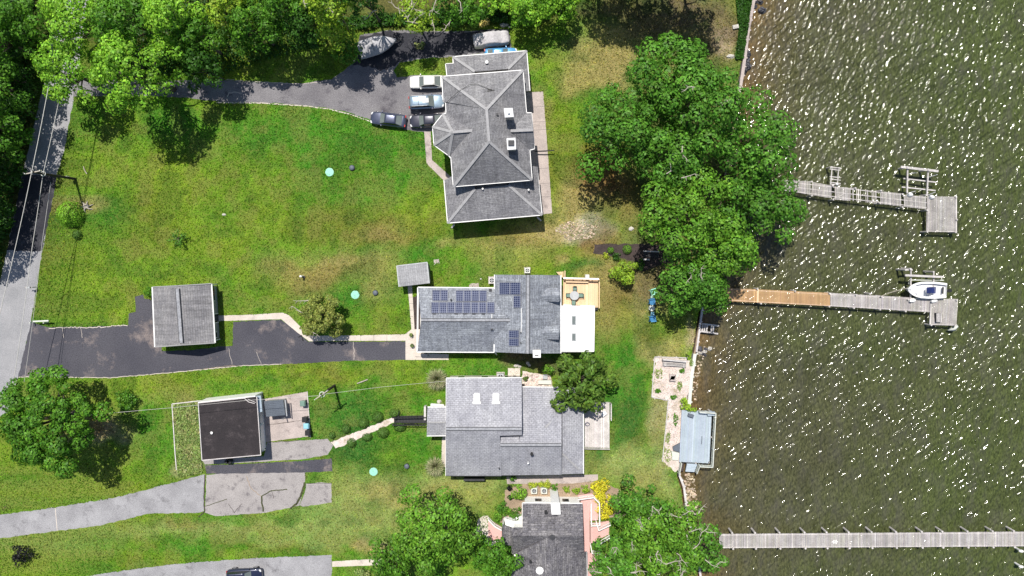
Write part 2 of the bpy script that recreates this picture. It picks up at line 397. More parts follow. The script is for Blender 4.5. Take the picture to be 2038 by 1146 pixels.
def crown_points(rng, Rx, Ry, zlo, zhi, lobe_r, n, flat=.75):
    nl = max(5, int(2.6*(Rx*Ry)/(lobe_r**2)*.62))
    k = np.arange(nl); rr = np.sqrt((k+.5)/nl); th = k*2.39996+rng.uniform(0, 6.28)
    rr = np.clip(rr+rng.normal(0, .05, nl), 0, 1.02); th = th+rng.normal(0, .18, nl)
    wob = 1+.13*np.sin(3*th+rng.uniform(0, 6))+.09*np.sin(5*th+rng.uniform(0, 6))
    lr = lobe_r*rng.uniform(.62, 1.3, nl)
    lx = (Rx-lobe_r*.6)*rr*wob*np.cos(th); ly = (Ry-lobe_r*.6)*rr*wob*np.sin(th)
    lz = zlo+(zhi-zlo-lobe_r*.8)*np.sqrt(np.clip(1-(rr*.93)**2, 0, 1))+rng.normal(0, lobe_r*.5, nl)
    # lower tier of lobes
    w = lr**2; lobe = rng.choice(nl, n, p=w/w.sum())
    d = rng.normal(size=(n, 3)); d[:, 2] = d[:, 2]*.85+.55; d /= np.linalg.norm(d, axis=1, keepdims=True)
    s = lr[lobe]*(1-np.abs(rng.normal(0, .16, n)))*(1+.18*np.sin(d[:, 0]*5+lobe)*np.sin(d[:, 1]*5+lobe*2))
    P = np.stack([lx[lobe], ly[lobe], lz[lobe]], 1)+d*s.reshape(-1, 1)*np.array([1, 1, flat])
    N = d+rng.normal(0, .34, (n, 3))+np.array([0, 0, .25]); N /= np.linalg.norm(N, axis=1, keepdims=True)
    return P, N, lobe, np.stack([lx, ly, lz], 1)
def tree(x, y, r, h, pal, label, name='tree', cat='tree', group=None, seed=None, leaf=.42, lobe=None, dens=1.0, ry=None, bare=0, lowf=.42, droop=False):
    rng = np.random.default_rng(seed if seed is not None else int(x*7+y*13))
    c = G(x, y, h*.8); R = r*MPP*(1-h*.8/H); Ryy = (ry or r)*MPP*(1-h*.8/H)
    t = thing(name, (c.x, c.y, 0), label, cat, group)
    lobe = lobe or max(.8, min(1.75, R*.27))
    leaf *= .84; n = int(dens*170*R*Ryy*(.40/leaf)**2)
    P, N, lb, lc = crown_points(rng, R, Ryy, h*lowf, h, lobe, n)
    col = colours(rng, pal, lb, n)
    Lf = leaf*rng.uniform(.65, 1.35, n)
    P = P+np.array([c.x, c.y, 0])
    dr = None
    if droop:
        o = P-np.array([c.x, c.y, h*.5]); o[:, 2] = -.35*np.linalg.norm(o, axis=1); dr = o/np.linalg.norm(o, axis=1, keepdims=True)
    m = MB(); rt = max(.12, R*.055); b = Vector((c.x, c.y, -.1))
    fork = b+Vector((rng.normal(0, .2), rng.normal(0, .2), h*.34))
    m.path([b, b+Vector((0,0,h*.1)), fork], [rt*1.35, rt, rt*.8], 8)
    pick = rng.permutation(len(lc))[:max(6, min(16, len(lc)//2))]
    for i in pick:
        e = Vector((c.x+lc[i,0], c.y+lc[i,1], lc[i,2])); mid = fork.lerp(e, .5)+Vector((0,0,h*.06))
        m.path([fork, mid, e], [rt*.55, rt*.3, rt*.08], 5)
    m.build('trunk', 'bark', t, smooth=True)
    leaves_mesh('crown', P, N, Lf, col, t, droop=dr)
    if bare:
        for k in range(bare):
            bm = MB()
            i = rng.integers(0, len(lc)); p = Vector((c.x+lc[i,0], c.y+lc[i,1], lc[i,2]+lobe*.7))
            a = rng.uniform(0, 6.28); pts = [p]
            for q in range(4):
                a += rng.normal(0, .6); pts.append(pts[-1]+Vector((math.cos(a)*.55, math.sin(a)*.55, rng.uniform(-.05, .22))))
            bm.path(pts, [.075, .065, .05, .035, .015], 5)
            for q in (1, 2, 3):
                a2 = a+rng.choice([-1, 1])*rng.uniform(.6, 1.2)
                bm.path([pts[q], pts[q]+Vector((math.cos(a2)*.5, math.sin(a2)*.5, .1))], [.04, .012], 4)
            bm.build('bare_branch', 'palewood', t)
    return t
def shrub(x, y, r, h, pal, label, name='shrub', cat='shrub', group=None, leaf=.2, ry=None, dens=1.0, ang=0.0, lobe=None, tight=False):
    rng = np.random.default_rng(int(x*11+y*17))
    c = G(x, y, h*.6); R = r*MPP; Ry = (ry or r)*MPP
    n = int(dens*420*R*Ry*(.2/leaf)**2)+90
    P, N, lb, lc = crown_points(rng, R, Ry, h*.15, h, lobe or max(.14, min(.45, R*.38)), n, .9)
    if tight:
        d = rng.normal(size=(n, 3)); d[:, 2] = np.abs(d[:, 2])*1.2; d /= np.linalg.norm(d, axis=1, keepdims=True); q = 1+rng.normal(0, .045, (n, 1))+.05*np.sin(d[:, :1]*7+x)*np.sin(d[:, 1:2]*7+y)
        P = d*q*np.array([R, Ry, h]); N = d+rng.normal(0, .28, (n, 3)); N /= np.linalg.norm(N, axis=1, keepdims=True); lb = np.zeros(n, int)
    if ang: P = P @ np.array([[math.cos(ang), math.sin(ang), 0], [-math.sin(ang), math.cos(ang), 0], [0, 0, 1]])
    P[:, 2] = np.clip(P[:, 2], .02, None); P = P+np.array([c.x, c.y, 0])
    t = thing(name, (c.x, c.y, 0), label, cat, group)
    leaves_mesh('foliage', P, N, leaf*rng.uniform(.7, 1.3, n), colours(rng, pal, lb, n), t)
    m = MB()
    for k in range(5):
        a = rng.uniform(0, 6.28); m.path([(c.x, c.y, -.05), (c.x+R*.4*math.cos(a), c.y+Ry*.4*math.sin(a), h*.6)], [.03, .012], 4)
    m.build('stem', 'bark', t)
    return t
def grass_clump(x, y, r, h, pal, label, name='ornamental_grass'):
    rng = np.random.default_rng(int(x+y)); c = G(x, y, h*.5); R = r*MPP; n = 900
    a = rng.uniform(0, 6.28, n); e = rng.uniform(.1, 1, n)**.6
    dirn = np.stack([np.cos(a)*e, np.sin(a)*e, np.sqrt(1.02-e**2)+.1], 1); dirn /= np.linalg.norm(dirn, axis=1, keepdims=True)
    m = MB(); p = PAL[pal]
    for i in range(n):
        d = Vector(dirn[i]); L = R*rng.uniform(.75, 1.15); s = d.cross(Vector((0,0,1))).normalized()*.035
        b = Vector((c.x, c.y, 0))+Vector((d.x, d.y, 0))*.15; q1 = b+d*L*.6+Vector((0,0,h*.15)); q2 = b+d*L+Vector((0,0,-.1*e[i]))
        q2.z = max(q2.z, .05)
        cc = p[rng.integers(0, 3)]; k = rng.uniform(.7, 1.35); m.t = tuple(v*k for v in cc)
        m.face([b-s, b+s, q1+s*.9, q1-s*.9]); m.face([q1-s*.9, q1+s*.9, q2])
    t = m.build(name, 'leaf'); return tag(t, label, 'grass clump')
def scatter_region(name, poly, n, leaf, pal, hmax, kind='stuff'):
    rng = np.random.default_rng(len(poly)*n); P = np.array([(p.x, p.y) for p in poly]); lo = P.min(0); hi = P.max(0)
    q = rng.uniform(lo, hi, (n*3, 2)); ins = np.zeros(len(q), bool); m = len(P)
    for i in range(m):
        a, b = P[i], P[(i+1) % m]
        cnd = ((a[1] > q[:, 1]) != (b[1] > q[:, 1])) & (q[:, 0] < (b[0]-a[0])*(q[:, 1]-a[1])/(b[1]-a[1]+1e-12)+a[0]); ins ^= cnd
    q = q[ins][:n]; n = len(q)
    hh = hmax*rng.uniform(.1, 1, n)*(.4+.6*(np.sin(q[:, 0]*1.7)*np.sin(q[:, 1]*1.9)*.5+.5))
    N = rng.normal(0, .6, (n, 3)); N[:, 2] = np.abs(N[:, 2])+.5; N /= np.linalg.norm(N, axis=1, keepdims=True)
    lb = (np.floor(q[:, 0]/.7)*7+np.floor(q[:, 1]/.7)*3).astype(int); lb = lb-lb.min()
    o = leaves_mesh(name, np.stack([q[:, 0], q[:, 1], hh+.03], 1), N, leaf*rng.uniform(.6, 1.4, n), colours(rng, pal, lb, n))
    return struct(o, kind)
# ------------------------------------------------------------- light
SUN = Vector((-.25, 1, 0)).normalized()*math.cos(R_(63)) + Vector((0,0,math.sin(R_(63))))
sl = bpy.data.lights.new('sun', 'SUN'); so = bpy.data.objects.new('sun', sl); COL.objects.link(so)
sl.energy = 4.6; sl.angle = R_(.5); sl.color = (1, .955, .88)
so.rotation_mode = 'QUATERNION'; so.rotation_quaternion = Vector((0,0,1)).rotation_difference(SUN)
so.location = (0, 0, 150)
W = bpy.data.worlds.new('World'); C.world = W; W.use_nodes = True
wt = W.node_tree; sky = wt.nodes.new('ShaderNodeTexSky'); sky.sky_type = 'NISHITA'; sky.sun_disc = False
sky.sun_elevation = R_(63); sky.sun_rotation = math.atan2(SUN.x, SUN.y)
wt.links.new(sky.outputs[0], wt.nodes['Background'].inputs[0]); wt.nodes['Background'].inputs[1].default_value = .085
C.view_settings.view_transform = 'Standard'; C.view_settings.look = 'None'; C.view_settings.exposure = .25; C.view_settings.gamma = 1
# ------------------------------------------------------------- ground
SH = [(-400, 1545), (-60, 1508), (0, 1500), (60, 1489), (115, 1482), (150, 1477), (300, 1452), (500, 1417), (640, 1393), (700, 1383), (790, 1371), (850, 1362), (945, 1352), (975, 1361), (1020, 1366), (1060, 1379), (1200, 1402), (1700, 1480)]
SHW = [G(x, y) for y, x in SH]
_sy = np.array([p.y for p in SHW])[::-1]; _sx = np.array([p.x for p in SHW])[::-1]
def shore(y): return np.interp(y, _sy, _sx)
RM = np.array(QC.to_matrix())
def proj(X, Y):
    D = np.stack([X, Y, np.full_like(X, -H)], -1) @ RM
    return 1019-D[..., 0]/D[..., 2]*F, 573+D[..., 1]/D[..., 2]*F
def vnoise(X, Y, s, seed):
    rng = np.random.default_rng(seed); g = rng.uniform(-1, 1, (256, 256))
    x = X/s; y = Y/s; i = np.floor(x).astype(int); j = np.floor(y).astype(int); u = x-i; v = y-j
    u = u*u*(3-2*u); v = v*v*(3-2*v); q = lambda a, b: g[a % 256, b % 256]
    return (q(i, j)*(1-u)+q(i+1, j)*u)*(1-v)+(q(i, j+1)*(1-u)+q(i+1, j+1)*u)*v
def fbm(X, Y, s, seed): return sum(vnoise(X, Y, s/2**k, seed+k)*.55**k for k in range(4))
LC = {'base': (.098,.210,.016), 'lush': (.046,.180,.014), 'yel': (.168,.245,.020), 'dry': (.34,.27,.11), 'brown': (.165,.125,.028),
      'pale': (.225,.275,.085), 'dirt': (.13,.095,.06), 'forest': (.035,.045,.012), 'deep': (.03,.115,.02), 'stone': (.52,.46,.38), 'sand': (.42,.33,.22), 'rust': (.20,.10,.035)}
BL = [(560,255,260,45,'lush',.75),(720,310,130,90,'lush',.6),(230,430,70,70,'lush',.7),(600,380,90,60,'lush',.3),(850,300,40,60,'lush',.8),(330,260,60,40,'lush',.5),
 (400,370,170,60,'yel',.6),(280,330,120,50,'yel',.6),(560,470,160,50,'yel',.5),(330,500,130,60,'yel',.6),(160,600,90,40,'yel',.6),(300,440,60,50,'brown',.25),
 (640,545,90,28,'brown',.8),(640,540,110,38,'dry',0.42),(700,450,110,30,'brown',.5),(790,468,80,32,'brown',.7),(770,460,60,22,'dry',0.49),(830,440,60,30,'yel',.5),
 (705,588,48,34,'lush',.9),(830,505,95,20,'lush',.85),(690,520,60,12,'dry',0.49),(760,560,40,60,'dry',0.42),(770,630,40,30,'yel',.5),(720,640,40,25,'lush',.4),
 (930,500,60,35,'yel',.5),(900,500,30,14,'dry',0.49),(960,540,60,22,'lush',.35),(1010,500,60,35,'dry',0.42),(1020,480,60,16,'dry',0.63),
 (1085,300,40,160,'yel',.7),(1110,400,40,60,'yel',.6),(1130,102,42,24,'deep',.9),(1060,70,60,30,'yel',.6),(1110,150,60,50,'yel',.55),(1070,170,20,30,'lush',.6),
 (1190,120,55,45,'dry',0.72),(1235,65,70,24,'dry',0.72),(1220,150,30,60,'dry',0.72),(1150,160,40,25,'dry',0.72),(1205,45,40,14,'lush',.4),(1180,190,25,12,'lush',.6),(1080,215,20,25,'dry',0.28),
 (1190,340,50,60,'rust',0.95),(1210,390,60,35,'rust',0.95),(1150,390,40,40,'dry',0.72),(1165,430,70,40,'dry',0.72),(1140,462,45,20,'stone',0.95),(1100,455,40,25,'dry',0.72),(1170,490,30,18,'rust',0.70),(1100,340,30,40,'brown',.4),
 (1190,455,30,15,'stone',0.70),(1240,440,40,30,'yel',.4),(1060,460,60,30,'dry',0.70),(1020,470,60,20,'brown',.5),(1190,475,30,25,'rust',0.70),
 (1210,560,50,70,'brown',.75),(1210,560,55,70,'dry',0.72),(1220,640,45,40,'dry',0.56),(1145,505,50,12,'yel',.3),(1155,520,35,12,'deep',.7),(1110,520,10,9,'dry',0.72),
 (1240,600,40,40,'brown',.6),(1280,610,25,50,'dry',0.72),(1245,690,60,35,'lush',.5),(1290,672,20,25,'deep',.6),(1320,690,40,22,'dry',0.72),(1300,660,30,16,'brown',.5),(1375,665,14,28,'sand',.9),(1230,650,40,40,'yel',.4),
 (1262,830,48,85,'deep',.85),(1250,745,35,45,'lush',.8),(1290,760,20,60,'lush',.5),(1240,925,75,30,'pale',.95),(1300,950,50,40,'pale',.8),(1190,905,22,18,'deep',.8),(1300,970,40,25,'dry',0.35),(1340,1000,20,40,'pale',.7),
 (690,820,70,36,'deep',.6),(740,800,90,30,'lush',.5),(700,890,50,50,'deep',.85),(800,870,70,40,'lush',.6),(780,930,60,22,'deep',.5),(590,835,30,30,'lush',.6),(850,800,40,20,'lush',.4),
 (820,960,170,26,'pale',.8),(760,1015,190,45,'pale',.8),(900,985,110,30,'dry',0.35),(760,975,60,14,'dry',0.49),(660,1010,60,30,'pale',.6),(700,1055,120,30,'pale',.5),(620,1020,70,20,'lush',.3),(960,960,40,20,'pale',.6),
 (300,1080,260,18,'lush',.3),(450,1045,200,16,'pale',.75),(250,1060,170,14,'pale',.5),(560,1075,120,14,'pale',.7),(120,1090,90,20,'pale',.6),(500,1030,120,8,'lush',.5),(400,1095,200,8,'lush',.4),(560,1090,100,7,'brown',.4),(380,1040,60,8,'brown',.4),
 (330,870,80,70,'lush',.55),(280,930,60,40,'yel',.3),(90,985,110,22,'yel',.5),(60,970,60,20,'lush',.4),(300,770,120,22,'yel',.6),(560,745,220,14,'yel',.5),(330,785,90,14,'pale',.2),(620,755,60,12,'brown',.35),(500,760,90,12,'lush',.4),(900,735,60,14,'lush',.5),
 (205,860,30,26,'sand',.8),(190,850,26,30,'rust',0.70),(375,870,26,75,'dry',0.72),(380,830,30,40,'weed',.0),(375,930,30,18,'stone',0.42),(385,890,12,40,'sand',.5),(752,1098,18,24,'sand',.85),(15,1018,22,10,'dirt',0.95),(740,1085,20,14,'dry',0.70),
 (1330,30,130,55,'dirt',0.95),(1430,70,45,45,'dirt',0.95),(1270,30,70,30,'forest',.5),(1445,92,22,16,'sand',.9),(1420,60,20,20,'sand',.4),(1300,110,60,20,'dry',0.70),(1200,20,60,16,'dirt',0.70),(1475,60,12,60,'lush',.7),
 (560,110,150,60,'yel',.5),(480,135,90,30,'yel',.6),(600,130,70,40,'lush',.3),(840,132,60,14,'yel',.75),(790,105,60,14,'brown',.5),(900,95,40,16,'brown',.5),
 (128,300,18,120,'yel',.6),(110,420,16,60,'brown',.6),(95,560,24,90,'yel',.55),(105,500,10,60,'brown',.6),(165,410,26,20,'dry',0.72),(130,240,10,40,'brown',.5),(150,335,10,40,'yel',.5),
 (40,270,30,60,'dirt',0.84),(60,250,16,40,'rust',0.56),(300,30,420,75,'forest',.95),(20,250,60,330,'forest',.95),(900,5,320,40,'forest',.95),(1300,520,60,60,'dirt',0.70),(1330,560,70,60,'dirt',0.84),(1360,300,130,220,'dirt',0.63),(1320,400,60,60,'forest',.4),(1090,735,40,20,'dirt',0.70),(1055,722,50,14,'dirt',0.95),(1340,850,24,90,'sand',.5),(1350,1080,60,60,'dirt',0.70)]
LC['weed'] = LC['yel']
def lawn_colour(X, Y):
    PX, PY = proj(X, Y)
    wx = PX+fbm(X, Y, 3.0, 11)*16+fbm(X, Y, 9, 5)*14; wy = PY+fbm(X, Y, 3.0, 31)*11+fbm(X, Y, 9, 8)*9
    col = np.zeros(X.shape+(3,))+np.array(LC['base'])
    big = fbm(X, Y, 6, 77); col = col+(np.array(LC['yel'])-col)*np.clip(big*.9+.05, 0, .7)[..., None]; col = col+(np.array(LC['lush'])-col)*np.clip(-big*.9-.0, 0, .6)[..., None]
    for cx, cy, rx, ry, k, s in BL:
        d = np.sqrt(((wx-cx)/rx)**2+((wy-cy)/ry)**2); a = s*np.clip((1.5-d)/1.05, 0, 1)
        col = col+(np.array(LC[k])-col)*a[..., None]
    m1 = vnoise(X, Y, .8, 3); mid = fbm(X, Y, 2.4, 52)
    col = col*(1+.16*m1+.12*vnoise(X, Y, 1.9, 4))[..., None]
    col = col+(np.array((.20,.17,.06))-col)*np.clip(mid*1.1-.16, 0, .32)[..., None]
    return col+(np.array((.035,.085,.016))-col)*np.clip(-mid*1.1-.22, 0, .38)[..., None]
def lawn():
    ys = np.concatenate([[-420, -200, -110, -75], np.arange(-58, 46, .38), [60, 90, 160, 420]])
    us = np.concatenate([[-420, -220, -120, -95], np.arange(-84, 0, .40)])      # metres left of the shore, stretched row by row
    nx = len(us); ny = len(ys); Y, U = np.meshgrid(ys, us, indexing='ij'); S = shore(Y)
    s0 = 24.0; fin = U >= -84
    X = np.where(fin, U/84*(84+S-s0)+s0+(S-s0)*0, U+s0)
    X = np.where(fin, (U+84)/84*(S+60)-60, U+24)
    col = lawn_colour(X, Y)
    Z = np.zeros_like(X)+.0
    V = np.stack([X, Y, Z], -1).reshape(-1, 3)
    i = np.arange(nx*ny).reshape(ny, nx); fc = np.stack([i[:-1, :-1], i[:-1, 1:], i[1:, 1:], i[1:, :-1]], -1).reshape(-1, 4)
    return grid_obj('lawn', V, fc, col.reshape(-1, 3), lawn_mat())
def grid_obj(name, V, fc, col, mat, smooth=False):
    me = bpy.data.meshes.new(name); n = len(fc)
    me.vertices.add(len(V)); me.vertices.foreach_set('co', V.astype(np.float32).ravel())
    me.loops.add(4*n); me.loops.foreach_set('vertex_index', fc.astype(np.int32).ravel())
    me.polygons.add(n); me.polygons.foreach_set('loop_start', np.arange(0, 4*n, 4, dtype=np.int32))
    if smooth: me.polygons.foreach_set('use_smooth', np.ones(n, bool))
    me.update(calc_edges=True)
    at = me.attributes.new('Col', 'FLOAT_COLOR', 'POINT'); at.data.foreach_set('color', np.concatenate([col, np.ones((len(col), 1))], 1).astype(np.float32).ravel())
    me.materials.append(mat); o = bpy.data.objects.new(name, me); COL.objects.link(o); return struct(o)
def lawn_mat():
    m, nt, b = ntree('mown_grass'); co = nd(nt, 'ShaderNodeTexCoord').outputs['Object']
    a = nd(nt, 'ShaderNodeAttribute', attribute_name='Col').outputs['Color']
    f1 = noise(nt, co, .9, 6, .72); f2 = noise(nt, co, 4.5, 4, .8); f3 = noise(nt, co, 1.9, 5, .7)
    base = mixc(nt, ramp(nt, f3, .50, .72, (0,)*3+(1,), (.55,)*3+(1,)), a, (.25, .225, .055, 1))
    base = mixc(nt, ramp(nt, f1, .54, .70, (0,)*3+(1,), (.3,)*3+(1,)), base, (.042, .115, .010, 1))
    base = mixc(nt, 1.0, base, ramp(nt, f2, .28, .72, (.42, .45, .42, 1), (1.5, 1.48, 1.5, 1)), 'MULTIPLY')
    lk(nt, base, b.inputs['Base Color']); b.inputs['Roughness'].default_value = .9; b.inputs['Specular IOR Level'].default_value = .15
    bp = nd(nt, 'ShaderNodeBump', Strength=.75, Distance=.10); lk(nt, f2, bp.inputs['Height']); lk(nt, bp.outputs[0], b.inputs['Normal'])
    return m
lawn()
MT['grasspatch'] = M('grass_patch', (.07,.15,.012), (.12,.17,.02), .9, 8, .6, .95, .6)
# ------------------------------------------------------------- water
WZ = -.95
def water():
    xs = np.arange(17, 80, .09); ys = np.arange(-54, 45, .09); Y, X = np.meshgrid(ys, xs, indexing='ij')
    rng = np.random.default_rng(5); Z = np.zeros_like(X); n = 70
    for i in range(n):
        lam = .33*(1.7/.33)**rng.uniform(0, 1); th = R_(-35)+rng.normal(0, .38); k = 2*math.pi/lam
        s = .37*math.sqrt(2/n)*(1.15 if lam < 1.0 else .75)
        Z += s/k*np.sin(k*(X*math.cos(th)+Y*math.sin(th))+rng.uniform(0, 6.28)+.5*vnoise(X, Y, 4, i))
    gust = .97+.16*vnoise(X, Y, 9, 91)
    d = X-shore(Y); sh = np.exp(-np.clip(d, 0, None)/3.2)*np.clip(.95+.6*fbm(X, Y, 5, 21), 0, 1)
    Z = Z*gust*np.clip(.45+d*.12, .45, 1)
    g = np.clip((X-25)/45+.2*fbm(X, Y, 12, 61), 0, 1)[..., None]
    col = np.array((.062,.061,.033))*(1-g)+np.array((.055,.070,.022))*g
    col = col*(1-sh[..., None])+np.array((.14,.086,.036))*sh[..., None]
    col = col*(1+.12*fbm(X, Y, 2.5, 45))[..., None]
    V = np.stack([X, Y, Z+WZ], -1).reshape(-1, 3); ny, nx = X.shape
    i = np.arange(nx*ny).reshape(ny, nx); fc = np.stack([i[:-1, :-1], i[:-1, 1:], i[1:, 1:], i[1:, :-1]], -1).reshape(-1, 4)
    m, nt, b = ntree('river_water'); a = nd(nt, 'ShaderNodeAttribute', attribute_name='Col').outputs['Color']
    co = nd(nt, 'ShaderNodeTexCoord').outputs['Object']
    mp = nd(nt, 'ShaderNodeMapping'); mp.inputs['Rotation'].default_value = (0, 0, R_(35)); mp.inputs['Scale'].default_value = (1.0, .38, 1); lk(nt, co, mp.inputs['Vector'])
    st = noise(nt, mp.outputs[0], 4.2, 4, .8); s2 = noise(nt, mp.outputs[0], .8, 3, .6)
    base = mixc(nt, 1.0, a, ramp(nt, st, .3, .7, (.22, .24, .22, 1), (1.9, 1.9, 1.8, 1)), 'MULTIPLY')  # light and dark sides of ripples painted into the water colour as streaks
    base = mixc(nt, ramp(nt, s2, .45, .75, (0,)*3+(1,), (.45,)*3+(1,)), base, (.085, .078, .072, 1))
    lk(nt, base, b.inputs['Base Color'])
    b.inputs['Roughness'].default_value = .085; b.inputs['IOR'].default_value = 1.33; b.inputs['Specular IOR Level'].default_value = .5
    bp = nd(nt, 'ShaderNodeBump', Strength=.28, Distance=.05); lk(nt, noise(nt, co, 6.0, 3, .6), bp.inputs['Height']); lk(nt, bp.outputs[0], b.inputs['Normal'])
    grid_obj('river', V, fc, col.reshape(-1, 3), m, True)
    far = MB(); far.t = (.066,.072,.03)
    far.face([(79, -500, WZ-.03), (900, -500, WZ-.03), (900, 500, WZ-.03), (79, 500, WZ-.03)]); far.face([(10, 44.5, WZ-.03), (79, 44.5, WZ-.03), (79, 500, WZ-.03), (10, 500, WZ-.03)]); far.face([(10, -500, WZ-.03), (79, -500, WZ-.03), (79, -53.5, WZ-.03), (10, -53.5, WZ-.03)])
    struct(far.build('river', m))
    struct(MB().face([(-450, -520, -3), (900, -520, -3), (900, 520, -3), (-450, 520, -3)]).build('river_bed', 'soil'))
water()
def bulkhead(pts, w, mat, label, zt=.12):
    P = [G(*p) for p in pts]; m = MB()
    for a, b in zip(P, P[1:]):
        m.bar(Vector((a.x, a.y, (zt-2.2)/2)), Vector((b.x, b.y, (zt-2.2)/2)), w, zt+2.2)
        n = int((b-a).length/1.8)+1
        for i in range(n):
            q = a.lerp(b, i/n); m.disc((q.x+w*.7, q.y, 0), .11, -2.2, zt-.08, 8)
    return tag(m.build('bulkhead', mat), label, 'bulkhead')
bulkhead([(1503,-30),(1500,0),(1489,60),(1482,115),(1477,150),(1465,220)], .42, 'pinkconcrete', 'long concrete bulkhead along the ivy at the upper shore')
bulkhead([(1411,530),(1394,640),(1386,700)], .26, 'greydeck', 'short tan timber bulkhead south of the orange dock')
bulkhead([(1383,704),(1376,750),(1372,800),(1368,830)], .45, 'offwhite', 'wide pale capped bulkhead beside the fire pit patio')
bulkhead([(1351,943),(1361,968),(1365,1000),(1365,1024),(1379,1062),(1395,1150)], .28, 'greydeck', 'curved grey bulkhead south of the blue deck stairs')
struct(MB().slab([Vector((p.x-.1, p.y, -.02)) for p in SHW]+[Vector((p.x+.12, p.y, -.02)) for p in reversed(SHW)], 3.2).build('shore_bank', 'soil'))
# ------------------------------------------------------------- road, drives, paths
flat('road', px((118,-60),(88,165),(45,345),(14,497),(-12,620),(-60,860),(15,820),(38,745),(62,640),(84,500),(112,352),(128,300),(152,165),(185,-60)), .006, 'road', .5, .09)
flat('road_patch', px((45,346),(30,420),(14,498),(48,500),(83,499),(101,420),(113,352),(80,348)), .011, 'asphalt_dark', .4, .10)
flat('driveway', px((146,192),(150,158),(340,160),(430,158),(520,163),(600,166),(660,158),(690,135),(712,112),(716,70),(770,60),(880,62),(1012,58),(1018,95),(990,104),(905,112),(850,116),(795,124),(783,140),(790,154),(818,150),(900,150),(900,262),(840,262),(806,258),(740,240),(700,225),(640,213),(560,206),(450,203),(350,193),(250,190)), .008, 'asphalt_old', .5, .10)
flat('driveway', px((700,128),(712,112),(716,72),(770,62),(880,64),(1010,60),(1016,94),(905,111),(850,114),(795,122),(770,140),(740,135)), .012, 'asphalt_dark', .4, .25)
flat('driveway', px((62,640),(95,651),(180,650),(255,647),(256,624),(270,621),(268,590),(285,586),(287,594),(305,598),(330,610),(330,684),(322,688),(322,698),(380,697),(440,689),(463,688),(464,640),(560,636),(590,658),(614,680),(808,679),(808,716),(690,718),(560,725),(480,728),(340,742),(220,752),(36,750)), .008, 'asphalt', .45, .06)
flat('grass_strip', px((433,640),(462,641),(463,687),(433,688)), .010, 'grasspatch', .3, .05)
flat('driveway', px((-40,1035),(0,1024),(110,1010),(230,990),(330,964),(408,944),(406,1017),(390,1021),(310,1021),(280,1026),(200,1046),(110,1057),(0,1071),(-40,1080)), .008, 'greyasphalt', .5, .10)
flat('driveway', px((411,945),(500,936),(607,930),(607,962),(596,1006),(530,1020),(430,1027),(408,1020)), .010, 'slab', .5, .05)
flat('driveway', px((609,962),(634,960),(660,961),(660,1000),(602,1008),(597,1005),(608,975)), .013, 'slab', .4, .05)
flat('driveway', px((408,926),(500,922),(600,917),(660,912),(662,938),(604,940),(411,943)), .018, 'asphalt', .5, .05)
flat('driveway', px((402,915),(525,908),(532,880),(652,873),(663,886),(652,905),(600,914),(500,920),(408,924)), .012, 'slab', .5, .05)
flat('driveway', px((-60,1190),(100,1158),(200,1142),(330,1124),(400,1118),(520,1110),(660,1104),(661,1200),(-60,1260)), .008, 'greyasphalt', .5, .08)
flat('concrete_pad', px((500,800),(525,794),(612,779),(618,868),(533,879),(512,884)), .014, 'pinkconcrete', .5, .02)
flat('concrete_path', px((430,628),(500,626),(563,622),(575,627),(612,664),(625,668),(720,667),(806,665),(819,655),(811,566),(820,566),(825,655),(840,655),(840,702),(893,705),(893,716),(807,716),(807,678),(700,678),(615,679),(590,660),(560,635),(430,639)), .016, 'concrete', .6, .015)
flat('concrete_path', px((661,1117),(763,1111),(763,1124),(661,1128)), .012, 'concrete', .6, .02)
flat('concrete_path', px((844,262),(857,262),(860,318),(898,352),(905,362),(884,360),(849,325)), .014, 'pinkconcrete', .6, .015)
flat('patio', px((1040,184),(1081,182),(1090,300),(1099,424),(1070,428)), .014, 'pinkconcrete', .6, .015)
flat('concrete_path', px((880,866),(889,866),(889,930),(878,930)), .012, 'concrete', .6, .015)
flat('concrete_path', px((1008,948),(1100,946),(1190,944),(1190,956),(1140,962),(1009,963)), .012, 'pinkconcrete', .6, .02)
flat('gravel_path', px((658,880),(690,866),(722,855),(752,842),(785,828),(790,838),(755,854),(728,866),(700,880),(668,892)), .010, 'gravel', .4, .10)
flat('mulch_bed', px((1183,486),(1290,485),(1330,488),(1335,520),(1280,540),(1262,520),(1237,514),(1180,504)), .010, 'mulch', .4, .12)
flat('mulch_bed', px((821,592),(840,584),(840,667),(825,667)), .012, 'mulch', .4, .05)
flat('mulch_bed', px((1005,1010),(1005,975),(1050,960),(1190,958),(1235,975),(1235,1030),(1050,1030),(1040,1045),(995,1040)), .010, 'soil', .4, .10)
flat('gravel_patio', px((1303,711),(1340,712),(1382,716),(1374,760),(1368,800),(1362,850),(1354,930),(1344,940),(1320,918),(1326,850),(1330,797),(1297,790)), .010, 'gravel', .4, .28)
flat('gravel_yard', px((1040,738),(1060,742),(1096,748),(1100,771),(1038,771)), .010, 'gravel', .4, .08)
flat('overgrown_yard', px((343,803),(396,797),(402,915),(408,940),(355,950),(350,930)), .006, 'grasspatch', .5, .1)
